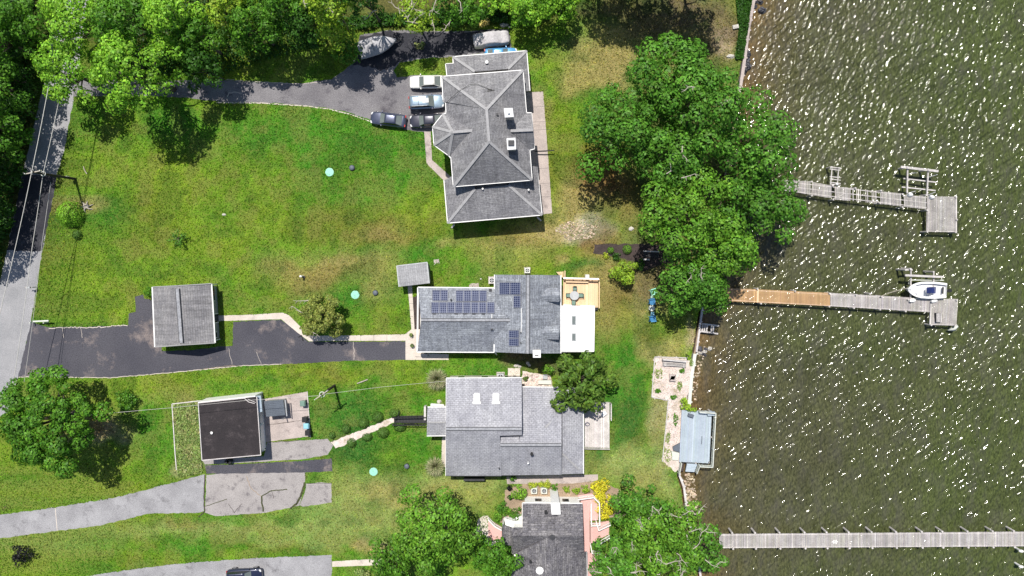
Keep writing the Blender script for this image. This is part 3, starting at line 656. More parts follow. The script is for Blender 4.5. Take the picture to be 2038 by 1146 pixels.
def grass(n):
    rng = np.random.default_rng(12); Y = rng.uniform(-52, 42, n); X = rng.uniform(-78, 30, n); ok = X < shore(Y)-.35
    px_, py_ = proj(X, Y); ok &= (py_ > 25)|(px_ > 1000)
    for P in BARE:
        q = np.zeros(n, bool); m = len(P)
        for i in range(m):
            a, b = P[i], P[(i+1) % m]
            q ^= ((a[1] > Y) != (b[1] > Y)) & (X < (b[0]-a[0])*(Y-a[1])/(b[1]-a[1]+1e-12)+a[0])
        ok &= ~q
    X = X[ok]; Y = Y[ok]; n = len(X); col = lawn_colour(X, Y)
    clump = vnoise(X, Y, .45, 66); col = col*np.clip(np.exp(rng.normal(0, .46, n)+.38*clump), .3, 1.75)[:, None]*1.02
    col = col*np.stack([rng.uniform(.78, 1.2, n), np.full(n, 1.08), rng.uniform(.6, 1.05, n)], 1)
    N = rng.normal(0, .55, (n, 3)); N[:, 2] = np.abs(N[:, 2])+.45; N /= np.linalg.norm(N, axis=1, keepdims=True)
    o = leaves_mesh('grass', np.stack([X, Y, .03+.05*rng.uniform(0, 1, n)*(1+clump)], 1), N, rng.uniform(.12, .30, n), np.clip(col, .004, .8), None, 'blade', .42)
    struct(o, 'stuff')
MT['blade'] = foliage_mat('grass_blade', .2, .05)
grass(330000)
# joints and cracks
MT['weedcrack'] = M('weedy_crack', (.075,.085,.03), (.04,.04,.025), 3, 9, .5, .95)
def crack(pts, w, mat='black', z=.018, amp=.0, name='crack'):
    P = [G(*p) for p in pts]; Q = []
    for a, b in zip(P, P[1:]):
        k = max(1, int((b-a).length/.3))
        for j in range(k): Q.append(a.lerp(b, j/k)+Vector((random.uniform(-amp, amp), random.uniform(-amp, amp), 0)))
    Q.append(P[-1]); m = MB()
    for a, b in zip(Q, Q[1:]): m.bar(Vector((a.x, a.y, z)), Vector((b.x, b.y, z)), w, .003)
    return struct(m.build(name, mat))
crack([(408,945),(406,1000),(408,1017),(395,1028)], .16, 'mulch', amp=.05)
crack([(408,1008),(430,1000),(452,993)], .09, 'weedcrack', amp=.05)
crack([(490,947),(500,972),(520,988)], .08, 'soil', amp=.06)
crack([(520,988),(524,1018)], .22, 'weedcrack', amp=.07); crack([(520,988),(540,976),(572,974)], .14, 'weedcrack', amp=.06); crack([(541,976),(545,992)], .05, 'mulch', amp=.04)
crack([(607,960),(600,985),(590,1003),(578,1012)], .30, 'weedcrack', amp=.08)
crack([(455,1002),(466,1020),(482,1002)], .06, 'mulch', amp=.05); crack([(563,918),(564,931)], .05, 'mulch', amp=.03)
crack([(610,962),(626,962),(660,962)], .05, 'mulch', amp=.03); crack([(536,880),(580,878),(620,872)], .05, 'mulch', amp=.04)
crack([(110,1011),(114,1056)], .10, 'concrete', z=.014, name='drive_joint')
crack([(398,735),(460,727),(480,729)], .05, 'soil', amp=.04); crack([(455,692),(462,725)], .04, 'concrete', amp=.07); crack([(702,680),(705,698),(704,716)], .05, 'concrete', amp=.07); crack([(510,700),(520,724)], .04, 'concrete', amp=.06)
crack([(125,652),(127,672)], .04, 'concrete', amp=.06); crack([(160,651),(164,672)], .05, 'concrete', amp=.07); crack([(293,1040),(297,1005)], .0, 'mulch') if False else None
crack([(455,185),(470,183),(482,186)], .09, 'concrete', amp=.05); crack([(452,192),(456,185)], .09, 'concrete', amp=.05)
crack([(430,204),(520,205),(600,210),(650,216),(700,228),(738,242)], .13, 'concrete', z=.016, amp=.04, name='driveway_edging')
crack([(98,652),(180,651),(254,648)], .10, 'concrete', amp=.14, name='driveway_edging')
crack([(38,750),(220,751.5),(340,741.5),(480,727.5),(560,724.5)], .09, 'concrete', amp=.05, name='driveway_edging')
crack([(450,158),(520,163),(600,167),(640,163)], .06, 'concrete', z=.016, amp=.06, name='driveway_edging')
for q in range(6): crack([(640+26*q,667),(640+26*q,678)], .03, 'dark', z=.020, name='path_joint')
for q in range(6): crack([(813,578+13*q),(822,578+13*q)], .03, 'dark', z=.020, name='path_joint')
for q in (212,242,258,300,335,365,392): crack([(1058,q+1),(1096,q-1)], .03, 'dark', z=.018, name='patio_joint')
crack([(585,839),(530,846),(615,834)], .04, 'mulch', amp=.03)
# loose stones: countless
def stones(name, poly, n, smin, smax, mat, z=0.02):
    P = np.array([(p.x, p.y) for p in poly]); lo = P.min(0); hi = P.max(0); m = MB(); k = 0
    rnd = random.Random(n)
    while k < n:
        x = rnd.uniform(lo[0], hi[0]); y = rnd.uniform(lo[1], hi[1]); c = False
        for i in range(len(P)):
            a, b = P[i], P[(i+1) % len(P)]
            if (a[1] > y) != (b[1] > y) and x < (b[0]-a[0])*(y-a[1])/(b[1]-a[1])+a[0]: c = not c
        if not c: k += .2; continue
        k += 1; s = rnd.uniform(smin, smax); g = rnd.uniform(.55, 1.35); m.t = (g*rnd.uniform(.95, 1.1), g*rnd.uniform(.9, 1), g*rnd.uniform(.85, 1))
        m.dome((x, y, z), s, s*rnd.uniform(.6, 1), s*.6, 6, 2, .2)
    o = m.build(name, mat); return struct(o, 'stuff')
MT['stone'] = M('pale_stones', (.68,.62,.58), (.56,.49,.45), 1.2, 6, .2, .9, attr=True)
MT['drystone'] = M('dry_stones', (.50,.44,.34), (.42,.36,.26), 1.2, 6, .2, .9, attr=True)
stones('patio_stones', px((1306,714),(1380,720),(1370,800),(1360,860),(1322,915),(1328,800),(1300,788)), 2600, .03, .085, 'stone')
stones('lawn_stones', px((1100,455),(1130,440),(1190,450),(1180,475),(1130,478)), 420, .05, .16, 'drystone')
stones('yard_stones', px((1042,742),(1096,750),(1098,770),(1040,770)), 260, .06, .2, 'stone')
stones('river_stones', px((1382,752),(1388,703),(1408,690),(1400,730),(1388,800),(1377,800)), 110, .08, .2, 'drystone', -1.0)
stones('river_stones', px((1366,960),(1372,1020),(1392,1020),(1385,955),(1368,938)), 180, .1, .25, 'drystone', -1.0)
scatter_region('weeds', px((345,805),(396,799),(402,915),(404,940),(356,948)), 7000, .26, 'weed', .30)
for k, (x, y, rx, ry) in enumerate(((1311,744,9,12),(1357,738,6,5),(1353,768,6,10),(1340,790,7,5),(1331,905,9,16),(1345,835,5,14),(1330,870,4,14),(1309,778,6,5),(1376,722,4,8))):
    scatter_region('weeds', [G(x+rx*math.cos(a)*random.uniform(.7,1.25), y+ry*math.sin(a)*random.uniform(.7,1.25)) for a in [i*.52 for i in range(12)]], 110, .2, 'wood' if k % 2 else 'weed', .18)
scatter_region('ivy', px((1462,-20),(1498,-20),(1487,60),(1478,118),(1462,118),(1470,60)), 3500, .28, 'deep', .45)
scatter_region('ground_cover', px((380,60),(330,150),(450,150),(530,120),(640,90),(700,70),(690,40)), 2500, .35, 'deep', .5)
scatter_region('undergrowth', px((1020,0),(1150,0),(1110,22),(1060,50),(1015,52)), 4200, .34, 'wood', 1.6)
scatter_region('undergrowth', px((640,40),(1010,10),(1010,46),(900,50),(770,52),(700,62)), 4200, .34, 'deep', 1.2)
scatter_region('undergrowth', px((-40,-20),(75,-20),(62,120),(48,280),(25,430),(0,560),(-40,600)), 9000, .38, 'deep', 1.8)
scatter_region('undergrowth', px((195,-30),(700,-30),(680,40),(420,80),(330,150),(200,150)), 9000, .38, 'deep', 1.5)
# ------------------------------------------------------------- house with hipped grey roofs
def vent(parent, x, y, z, r=.12, hgt=.35, mat='white', name='roof_vent'):
    p = G(x, y, z); MB().disc((p.x, p.y, 0), r, z-.3, z+hgt, 10).disc((p.x, p.y, 0), r*1.5, z+hgt, z+hgt+.06, 10).build(name, mat, parent)
def chimney(parent, q, z0, z1, mat, capmat='whiteroof', flue=True):
    P = px(*q, h=z1); c = MB().prism(P, z0, z1).build('chimney', mat, parent)
    mid = sum(P, Vector())/len(P); MB().prism(inset(P, -.08), z1, z1+.12).build('chimney_cap', capmat, parent)
    if flue: MB().disc((mid.x, mid.y, 0), .16, z1+.12, z1+.4, 10).build('flue', 'metal', parent)
h1 = thing('house', G(970, 270), 'large two storey house with grey hipped roofs and a turret, four cars beside it', 'house')
EU, RU, EL, TL = 6.6, 10.2, 4.1, 5.7
UP = [(879.8,152),(1040.7,139.4),(1047.7,224.4),(1058,224.4),(1063.6,295.7),(1054.4,298.5),(1059,358),(902.3,371.2),(897.7,315),(893.1,309.5),(863.8,288.4),(861,252.3),(881,227),(888,224.4),(887,203.4),(882,201.7)]
walls(h1, UP, EU, 'siding', .4, wz=[1.1, 4.2], door=(13, 0))
LOW1 = [(883.6,358.6),(1070,345),(1078.8,427.7),(890.8,443.8)]
walls(h1, LOW1, EL, 'siding', .45, wz=[1.2])
LOW2 = [(901.4,112.7),(1048,100.8),(1054.6,180.7),(905,190)]
walls(h1, LOW2, EL, 'siding', .45, wz=[1.2])
e, r = EU, RU
A, B = (968.3,217.4,r), (973.4,281.5,r)
NW, NE, SE, SW = (879.8,152,e), (1040.7,139.4,e), (1059,358,e), (902.3,371.2,e)
roof(h1, [[NW, NE, A], [NE, (1047.7,224.4,e), (1054.4,298.5,e), SE, B, A], [SE, SW, B], [SW, (897.7,315,e), (888,224.4,e), A, B], [(888,224.4,e), (887,203.4,e), (882,201.7,e), NW, A]], 'sh1', name='upper_roof')
ta, tb = (901,262.8,8.6), (957,258.2,8.75)
roof(h1, [[(911.5,223.5,e), (881,227,e), ta, tb, (960,240,8.7)], [(881,227,e), (861,252.3,e), ta], [(861,252.3,e), (863.8,288.4,e), ta], [(863.8,288.4,e), (893.1,309.5,e), ta], [(893.1,309.5,e), (917,306.5,e), (955,262,8.7), tb, ta]], 'sh1', name='turret_roof')
ga, gb = (1016.3,260.2,8.35), (1061,258.3,8.35)
roof(h1, [[(1047.7,224.4,e), (1058,224.4,e), gb, ga], [gb, (1063.6,295.7,e), (1054.4,298.5,e), ga]], 'sh1', name='gable_roof')
P = px((1056,226,e),(1059,258.3,8.2),(1061,294,e)); MB().slab([p+Vector((-.3,0,0)) for p in P], .2).build('wall', 'siding', h1)
t = TL
roof(h1, [[(890.8,443.8,EL),(1078.8,427.7,EL),(1012,368,t),(945.4,376,t)], [(883.6,358.6,EL),(890.8,443.8,EL),(945.4,376,t),(940,330,t)], [(1078.8,427.7,EL),(1070,331.5,EL),(1012,322,t),(1012,368,t)]], 'sh1', name='porch_roof')
roof(h1, [[(901.4,112.7,EL),(1048,100.8,EL),(1011,137,t),(945,142.4,t)], [(905,160,EL),(901.4,112.7,EL),(945,142.4,t),(947,165,t)], [(1048,100.8,EL),(1054.6,180.7,EL),(1013,185,t),(1011,137,t)]], 'sh1', name='garage_roof')
roof(h1, [[(887,127,EL-.2),(903,126,EL+.3),(906,151,EL+.3),(889.7,152,EL-.2)]], 'sh1', name='entry_roof')
walls(h1, [(887,127),(906,126),(908,152),(889.7,152)], EL-.3, 'siding', .2, wins=False)
up = .03
cap(h1, [(NW, A), (NE, A), (A, B), (SE, B), (SW, B), ((881,227,e), ta), ((861,252.3,e), ta), ((863.8,288.4,e), ta), ((893.1,309.5,e), ta), (ta, tb), (ga, gb),
         ((890.8,443.8,EL), (945.4,376,t)), ((1078.8,427.7,EL), (1012,368,t)), ((901.4,112.7,EL), (945,142.4,t)), ((1048,100.8,EL), (1011,137,t)), ((882,201.7,e),(909,176,7.35))], .34)
edges = [(UP[i], UP[(i+1) % len(UP)]) for i in range(len(UP))]
gutter(h1, [((a[0], a[1], e), (b[0], b[1], e)) for a, b in edges])
for L in (LOW1, LOW2): gutter(h1, [((a[0], a[1], EL), (b[0], b[1], EL)) for a, b in [(L[i], L[(i+1) % 4]) for i in ((1, 2, 3) if L is LOW1 else (3, 0, 1))]])
gutter(h1, [((887,127,EL-.2),(889.7,152,EL-.2)), ((887,127,EL-.2),(903,126,EL-.2))])
chimney(h1, [(1004.5,217),(1019,216.5),(1021,231.5),(1006,232.5)], 7.0, 10.4, 'block', 'whiteroof')
chimney(h1, [(1009.5,276.5),(1024.5,275.5),(1026,296),(1011,297)], 7.0, 10.0, 'block', 'whiteroof', False)
pc = G(1017.5, 284.5, 10.15); MB().box(pc, .75, .65, .18).build('chimney_hood', 'dark', h1)
vent(h1, 969, 125, 5.0, .14, .4, 'white'); vent(h1, 990, 228.5, 9.1, .1, .35, 'dark'); vent(h1, 961, 376, 5.5, .08, .4, 'white'); vent(h1, 1052, 378, 4.9, .08, .4, 'white')
m = MB(); p = G(975, 178.5, 8.3)
for dx, dy in ((0,0),(.35,-.12),(-.1,-.28)): m.box(p+Vector((dx,dy,0)), .45, .14, .25, -.3)
m.build('aerial_box', 'black', h1)
m = MB(); m.path([G(888,205,7.0)+Vector((0,0,.1)), G(912,183,8.1)+Vector((0,0,.2)), G(935,169,7.75)+Vector((0,0,.25)), G(950,168,7.75)+Vector((0,0,.2)), G(974,178,8.25)+Vector((0,0,.2))], .03, 5)
m.build('roof_cable', 'black', h1)
MB().path([G(1064,301,.7), G(1084,300.5,.8), G(1103,299,.9)], [.09,.09,.07], 8).build('pipe', 'black', h1)
for a, b in (((904,447,.5),(899,453,.06)), ((1069,432,.5),(1077,439,.06))): MB().bar(G(*a), G(*b), .22, .12).build('downspout', 'greydeck', h1)
MB().bar(G(1062,343,2.6), G(1076,430,2.6), .1, .1).build('deck_rail', 'black', h1)
# ------------------------------------------------------------- house with solar panels
h2 = thing('house', G(980, 640), 'blue grey shingled house carrying solar panels, with a white sunroom at its end', 'house')
EW, RW, EE, RE = 2.4, 4.8, 3.4, 6.4
walls(h2, [(831.8,571.9),(1000,573.3),(1000,700.4),(830.6,699.8)], EW, 'siding', .35, wz=[.9], door=(3, 0))
walls(h2, [(984.7,546.6),(1115.8,547.5),(1115.8,702.9),(983.8,701)], EE, 'siding', .3, wz=[1.0])
wn = ((831.8,571.9,EW),(1000,573.3,EW),(1030,638.6,RW),(838,638,RW)); ws = ((838,638,RW),(1030,638.6,RW),(1000,700.6,EW),(830.6,699.8,EW))
ew = ((984.7,546.6,EE),(1050.9,547,RE),(1050,703.4,RE),(983.8,700.6,EE)); ee = ((1050.9,547,RE),(1115.8,547.5,EE),(1115.8,702.9,EE),(1050,703.4,RE))
roof(h2, [wn, ws], 'sh2', name='wing_roof'); roof(h2, [ew, ee], 'sh2', name='main_roof')
for tri in (((835,575,EW),(840,638,RW-.1),(835,697,EW)),):
    MB().slab([p+Vector((.35,0,0)) for p in px(*tri)], .2).build('wall', 'siding', h2)
for yy, dy in ((548, -.3), (702, .3)):
    MB().slab([p+Vector((0,dy,-.05)) for p in px((988,yy,EE),(1050.5,yy,RE-.1),(1112,yy,EE))], .2).build('wall', 'siding', h2)
cap(h2, [((838,636.4,RW),(1020,637,RW))], .30, 'cap2'); cap(h2, [((1050.9,547,RE),(1050,703.4,RE))], .34, 'cap2')
gutter(h2, [((831.8,571.9,EW),(984,573.3,EW)), ((830.6,699.8,EW),(984,700.5,EW)), ((831.8,571.9,EW),(830.6,699.8,EW)), ((984.7,546.6,EE),(984.5,575,EE)), ((983.8,685,EE),(983.8,700.6,EE)), ((1115.8,547.5,EE),(1115.8,702.9,EE))], .2)
m = MB()
m.bar(G(978.5,547,EE), G(1116,547.5,EE), .01, .01)
def dormer(yr, y0, y1, xr0, xv, xf, hr, he):
    hr, he = 5.2, 4.72
    roof(h2, [[(xv,y0,he),(xf,y0-.4,he),(xf+1.5,yr-1,hr),(xr0,yr,hr)], [(xr0,yr,hr),(xf+1.5,yr-1,hr),(xf,y1,he),(xv,y1-.5,he)]], 'sh2', .15, 'dormer_roof')
    MB().prism(px((xv+2,y0+2),(xf-3,y0+2),(xf-3,y1-2),(xv+2,y1-2), h=he), 3.4, he-.1).build('dormer', 'siding', h2)
    P = px((xf-3,y0+2,he-.1),(xf-2,yr,hr-.2),(xf-3,y1-2,he-.1)); MB().slab(P, .15).build('dormer', 'siding', h2)
    MB().box(G(xf-1.6,(y0+y1)/2,4.2), .12, .8, .7).build('window', 'darkwin', h2)
dormer(588.5, 574, 600.5, 1077, 1086.4, 1113, 5.9, 5.15)
dormer(662, 648.5, 675.8, 1077, 1086.4, 1111.7, 5.9, 5.15)
def panels(plane, rects):
    for (x0, y0, x1, y1) in rects:
        Q = []
        for x, y in ((x0,y1),(x1,y1),(x1,y0),(x0,y0)):
            p, n = onplane(*plane, x, y); Q.append(p+n*.12)
        m = MB(); m.slab(Q, .05); o = m.build('solar_panel', 'solar', h2)
        f = MB()
        for a, b in zip(Q, Q[1:]+Q[:1]): f.bar(a+Vector((0,0,.012)), b+Vector((0,0,.012)), .05, .05)
        f.build('panel_frame', 'frame', o)
panels(wn[:3], [(860.6,578,876,598.8),(876.6,578,891.4,598.8),(907.5,578.7,922.6,600),(923.2,578.7,938,600),(938.6,578.7,953.6,600),(954.2,578.7,968.8,600),
  (858.7,602,873.8,623.5),(874.4,602,889.4,623.5),(890,602,905.2,623.5),(906,602,921.2,623.5),(921.8,602,937,623.5),(938,602,952.6,623.5),(953.2,602,968,623.5),(969.5,602,984.4,623.5)])
panels(ew[:3], [(994.8,562,1015.6,585.6),(1016.2,562,1037,585.6),(1023,588.4,1037,612),(1013.4,657,1033.6,672),(1013.4,673,1033.6,688)])
m = MB()
for k, (x, y) in enumerate(((864,624.5),(908,624.6),(925,624.6),(943,624.8),(962,625))):
    p, n = onplane(*wn[:3], x, y); m.box(p+n*.05, .45, .1, .1)
m.build('panel_bracket', 'dark', h2)
m = MB(); q = [onplane(*ew[:3], x, y) for x, y in ((1038.6,613),(1038.8,640),(1038,662))]; m.path([p+n*.1 for p, n in q], .045, 6)
q = [onplane(*wn[:3], x, y) for x, y in ((979,634),(979,626))]; m.path([p+n*.1 for p, n in q], .05, 6); m.build('conduit', 'white', h2)
p, n = onplane(*wn[:3], 898, 596); MB().disc(p, .11, p.z-.1, p.z+.5, 8).build('roof_vent', 'dark', h2)
p, n = onplane(*wn[:3], 976, 577); MB().box(p, .35, .35, .25).build('roof_vent', 'dark', h2)
for x, y in ((978,655.5),(980.5,655.5),(1036.5,661),(1036.5,682)):
    p, n = onplane(*(ws[:3] if x < 1000 else ew[:3]), x, y); MB().disc(p, .07, p.z-.1, p.z+.4, 8).build('roof_vent', 'black', h2)
chimney(h2, [(1061.5,697.5),(1074.5,697.5),(1075,710),(1062,710)], .0, 6.6, 'block', 'white', False)
p = G(1068,707.5,6.74); MB().box(p, .5, .12, .03).build('chimney_slot', 'black', h2)
SR = [(1116,608),(1183,608.5),(1181.8,699),(1116,699.5)]
walls(h2, SR, 2.9, 'siding', .15, wz=[.8])
MB().slab(px((1116,608,3.15),(1183,608.5,2.9),(1181.8,699,2.9),(1116,699.5,3.15)), .2).build('sunroom_roof', 'whiteroof', h2)
for q in ([(1139,629.5),(1145,629.5),(1145,645),(1139,645)], [(1139,664),(1145,664),(1145,677),(1139,677)]):
    P = px(*q, h=3.1); s = MB().prism(inset(P, -.08), 2.95, 3.16).build('skylight', 'metal', h2); MB().prism(P, 3.16, 3.19).build('skylight_glass', 'glass', s)
gutter(h2, [((1183,608.5,2.9),(1181.8,699,2.9)), ((1116,699.5,3.0),(1181.8,699,2.9))], .14)
for q in (((1012,700.5,3.0),(988.5,705,.3)),): MB().bar(G(986,702,2.6), G(988.5,706,.2), .12, .1).build('downspout', 'white', h2)
# steps by the south west corner
s2 = MB(); s2.prism(px((826,703),(852,704),(852,710),(826,709)), 0, .18); s2.prism(px((838,703),(852,704),(852,707),(838,707)), .18, .36)
o = s2.build('entry_steps', 'concrete'); tag(o, 'low pale concrete steps at the corner of the solar panelled house', 'steps')
# ------------------------------------------------------------- house with two white skylights
h3 = thing('house', G(1000, 860), 'light grey shingled house with two white skylights and a stepped ridge', 'house')
e3, r3 = 3.2, 6.2
walls(h3, [(888.4,752.3),(1038.4,751.6),(1039,940),(887.3,946.8)], e3, 'block', .25, wz=[.9])
roof(h3, [[(888.4,752.3,e3),(1038.4,751.6,e3),(1038.8,853.4,r3),(887.2,853.4,r3)], [(887.2,853.4,r3),(1038.8,853.4,r3),(1038.6,866,5.85),(995,867,5.85),(998,947,e3),(887.3,946.8,e3)]], 'sh3', name='main_roof')
for x, sg in ((889, .25), (1037, -.25)):
    MB().slab([p+Vector((sg,0,-.05)) for p in px((x,754,e3),(x+sg*.1,853.4,r3-.1),(x,944,e3))], .2).build('wall', 'block', h3)
E2, R2 = 3.0, 5.3
walls(h3, [(1000,772),(1117.5,772),(1117.5,944.6),(1000,944.6)], 2.7, 'block', .25, wz=[.9])
roof(h3, [[(1036,769.7,2.75),(1117.8,770.5,2.75),(1117.8,885,R2),(994.8,885,R2),(994.8,868,R2-.35),(1036,868,R2-.35)], [(994.8,885,R2),(1117.8,885,R2),(1117.8,944.8,E2),(997,946,E2)]], 'sh3', name='wing_roof')
MB().slab([p+Vector((-.2,0,-.05)) for p in px((1117,800,2.8),(1117.5,885,R2-.1),(1117,942,E2))], .3).build('wall', 'block', h3)
roof(h3, [[(1161,772,2.5),(1161.3,942.9,2.5),(1119,903,3.6),(1119,818,3.6)], [(1161.3,942.9,2.5),(1117.6,943.6,2.5),(1118.5,903,3.6)], [(1117.6,771,2.5),(1161,772,2.5),(1118.5,818,3.6)]], 'sh3', name='porch_roof')
walls(h3, [(1110,774),(1160,774),(1160,942),(1110,942)], 2.45, 'block', .3, wz=[.8])
cap(h3, [((888,853.4,r3),(1038,853.4,r3)), ((996,885,R2),(1117,885,R2))], .32, 'cap2')
cap(h3, [((1152,934,2.75),(1119.6,903,3.6)), ((1117.6,818,3.6),(1085,850.8,4.6)), ((1152,783,2.75),(1119,818,3.6))], .22, 'cap')
roof(h3, [[(850.9,809.8,2.6),(890,809.8,2.6),(890,840.3,3.3),(849.8,840.6,3.3)], [(849.8,840.6,3.3),(890,840.3,3.3),(889,867,2.6),(849.4,867.4,2.6)]], 'sh3', name='entry_roof')
walls(h3, [(851.5,811),(890,811),(889,866),(850.5,866)], 2.5, 'block', .2, wins=False)
cap(h3, [((850,840.5,3.3),(887,840.3,3.3))], .2, 'cap')
gutter(h3, [((888.4,752.3,e3),(1038.4,751.6,e3)), ((1039,769.7,2.75),(1117.8,770.5,2.75)), ((850.9,809.8,2.6),(888,809.8,2.6)), ((849.4,867.4,2.6),(888,867,2.6)), ((888.4,752.3,e3),(887.3,946.8,e3)), ((1161,772,2.5),(1161.3,942.9,2.5))], .12)
gutter(h3, [((887.3,946.8,e3),(998,947,e3)), ((997,946,E2),(1117.8,944.8,E2)), ((1117.8,944,2.5),(1161.3,942.9,2.5))], .1, 'dark')
for x0, x1 in ((943,955.3), (981,993.4)):
    pl = ((888.4,752.3,e3),(1038.4,751.6,e3),(1038.8,853.4,r3)); Q = []
    for x, y in ((x0,801.8),(x1,801.8),(x1,785),((x0+x1)/2,783),(x0,785)):
        p, n = onplane(*pl, x, y); Q.append(p+n*.22)
    s = MB().slab(Q, .3).build('skylight', 'white', h3)
    p, n = onplane(*pl, x0-2, 801.8); q, n = onplane(*pl, x1+2, 801.8); MB().bar(p+n*.12, q+n*.12, .3, .12).build('skylight_flashing', 'white', s)
vent(h3, 1058.3, 902.5, 5.0, .15, .3, 'black'); vent(h3, 1051, 920, 4.3, .07, .4, 'white'); vent(h3, 993.5, 931, 3.8, .06, .3, 'black')
b = MB(); b.prism(px((924,948),(965,948),(965,951.5),(924,951.5)), 0, 1.2); o = b.build('bulkhead_door', 'dark', h3)
m = MB(); m.path([G(1116.8,817,3.7), G(1117,816,4.4)], .12, 6); m.build('flue', 'dark', h3)
# entry rail and white step
m = MB(); m.prism(px((858,802),(884,804),(884,808.5),(858,807)), 0, .5); tag(m.build('entry_step', 'white'), 'white step along the north side of the small entry roof', 'step')
m = MB(); m.prism(px((845.5,806),(849.5,806),(849.5,833),(845.5,833)), 0, .9); tag(m.build('low_wall', 'greydeck'), 'low pinkish board wall at the west end of the entry roof', 'wall')
# ------------------------------------------------------------- pink house at the bottom
h4 = thing('house', G(1100, 1080), 'mixed slate roofed house with pink porch floors and white railings', 'house')
e4, r4 = 3.4, 5.8
walls(h4, [(1040,1001),(1159.2,1002),(1162,1098),(1167.3,1098),(1172,1250),(1040,1250),(1019,1120),(1018,1050.6),(1039.7,1050.6)], e4, 'white', .3, wz=[1.0])
A, B = (1039.8,1066.7,r4), (1160.8,1066.7,r4)
roof(h4, [[(1040,1001,e4),(1159.2,1002,e4),B,A], [(1018,1050.6,4.5),(1041,1050.6,5.0),(1041,1066.7,r4),(1019,1066.7,5.1),(1022,1105,e4),(1018,1100,e4)], [A,B,(1162,1098,e4+.9),(1156,1103,e4+.8),(1097,1066.9,r4-.02)], [(1022,1104,e4),(1019,1066.7,5.1),(1041,1066.8,r4),(1097,1066.9,r4)]], 'sh4', name='main_roof')
roof(h4, [[(1097,1066.2,r4+.02),(1030,1100,e4+.7),(1018,1122,e4),(1018,1262,e4),(1099,1262,r4)], [(1099,1262,r4),(1170,1262,e4),(1168,1098,e4),(1155,1100,e4+.7),(1097,1066.2,r4+.02)]], 'sh4', name='front_gable_roof')
roof(h4, [[(1000,1044,2.7),(1018.5,1050,3.2),(1019,1086,3.2),(999,1083,2.7)]], 'sh4', name='porch_roof')
m = MB()
for x, y in ((1001,1046),(1001,1082)): p = G(x, y, 2.5); m.disc((p.x, p.y, 0), .09, 0, 2.55, 8)
m.build('porch_post', 'white', h4)
gutter(h4, [((1040,1001,e4),(1097,1001.3,e4)), ((1116,1001.6,e4),(1159.2,1002,e4)), ((1040,1001,e4),(1039.8,1050,e4)), ((1167.3,1098,e4),(1170,1250,e4))], .16)
chimney(h4, [(1097,1001),(1113.5,1001),(1114.5,1022),(1099,1022)], 0, 5.3, 'white', 'white', False)
vent(h4, 1086.5, 1018, 4.1, .16, .35, 'black'); vent(h4, 1056, 1116, 4.7, .14, .35, 'black'); vent(h4, 1074, 1133, 5.2, .35, .3, 'white'); vent(h4, 1099, 1068, 5.8, .25, .15, 'dark')
D4 = .9
def deckfloor(q, z, mat='pink', name='porch_floor'): MB().prism(px(*q, h=z), z-.22, z).build(name, mat, h4)
deckfloor([(1160,1001),(1173,1000),(1174,1102),(1162,1098)], D4+.01); deckfloor([(1150,986),(1178,982),(1189,992),(1190,1035),(1174,1036),(1173,1002),(1158,1002)], D4)
def steps(parent, a, b, c, d, z1, n, mat, name='stairs'):
    """flight of n treads falling from edge a-b to edge c-d"""
    A, B, Cc, Dd = G(*a), G(*b), G(*c), G(*d); m = MB()
    for i in range(n):
        t0, t1 = i/n, (i+1)/n; z = z1*(1-i/n)
        q = [A.lerp(Cc, t0), B.lerp(Dd, t0), B.lerp(Dd, t1), A.lerp(Cc, t1)]
        m.prism(q, 0, max(.05, z-.05-.001*i))
    return m.build(name, mat, parent)
steps(h4, (1174,1040),(1174,1076),(1212,1036),(1212,1063), .95, 6, 'pink')
deckfloor([(1162,1101),(1190,1101),(1190,1150),(1168,1150)], .5)
def rail(parent, pts, z, mat='white', hgt=.95, sp=.16, name='railing'):
    P = [G(*p) for p in pts]; m = MB(); zz = z if hasattr(z, '__len__') else [z]*len(P)
    for i, (a, b) in enumerate(zip(P, P[1:])):
        a = Vector((a.x, a.y, zz[i])); b = Vector((b.x, b.y, zz[i+1]))
        m.bar(a+Vector((0,0,hgt)), b+Vector((0,0,hgt)), .12, .07); m.bar(a+Vector((0,0,.12)), b+Vector((0,0,.12)), .06, .05)
        n = max(1, int((b-a).length/sp))
        for k in range(n+1):
            q = a.lerp(b, k/n); w = .05 if k % 8 else .12; m.box(q, w, w, hgt)
    return m.build(name, mat, parent)
rail(h4, [(1149,985),(1179,981),(1190,992),(1191,1036)], D4); rail(h4, [(1174.5,994),(1174.5,1038)], D4); rail(h4, [(1174.5,1036),(1190,1036)], D4)
rail(h4, [(1184,1029),(1189,1046),(1213,1038)], [D4, .8, .3]); rail(h4, [(1187,1075),(1212,1063)], [.8, .3]); rail(h4, [(1173,1075),(1176,1090),(1190,1092),(1205,1106)], [D4, D4, .6, .2])
MB().prism(px((1176,1075),(1186,1076),(1188,1084),(1178,1086), h=.06), .03, .06).build('dark_well', 'black', h4)
steps(h4, (999,1048),(999,1070),(972,1032),(972,1076), .7, 4, 'pink')
rail(h4, [(973,1029),(985,1040),(999,1046)], [.1, .35, .7]); rail(h4, [(973,1079),(986,1075),(999,1072)], [.1, .35, .7])
steps(h4, (1026,1028),(1026,1050),(1004,1028),(1004,1048), 1.0, 5, 'white'); MB().prism(px((1026,1028),(1040,1028),(1040,1051),(1026,1051), h=1.0), 0, 1.0).build('landing', 'white', h4)
rail(h4, [(1040,1027.5),(1024,1028),(1005,1027)], [1.0, 1.0, .1], hgt=.8)
flat('landing_slab', px((972,1026),(962,1026),(951,1034),(948,1052),(948,1070),(958,1078),(972,1080)), .03, 'concrete', .5, 0)
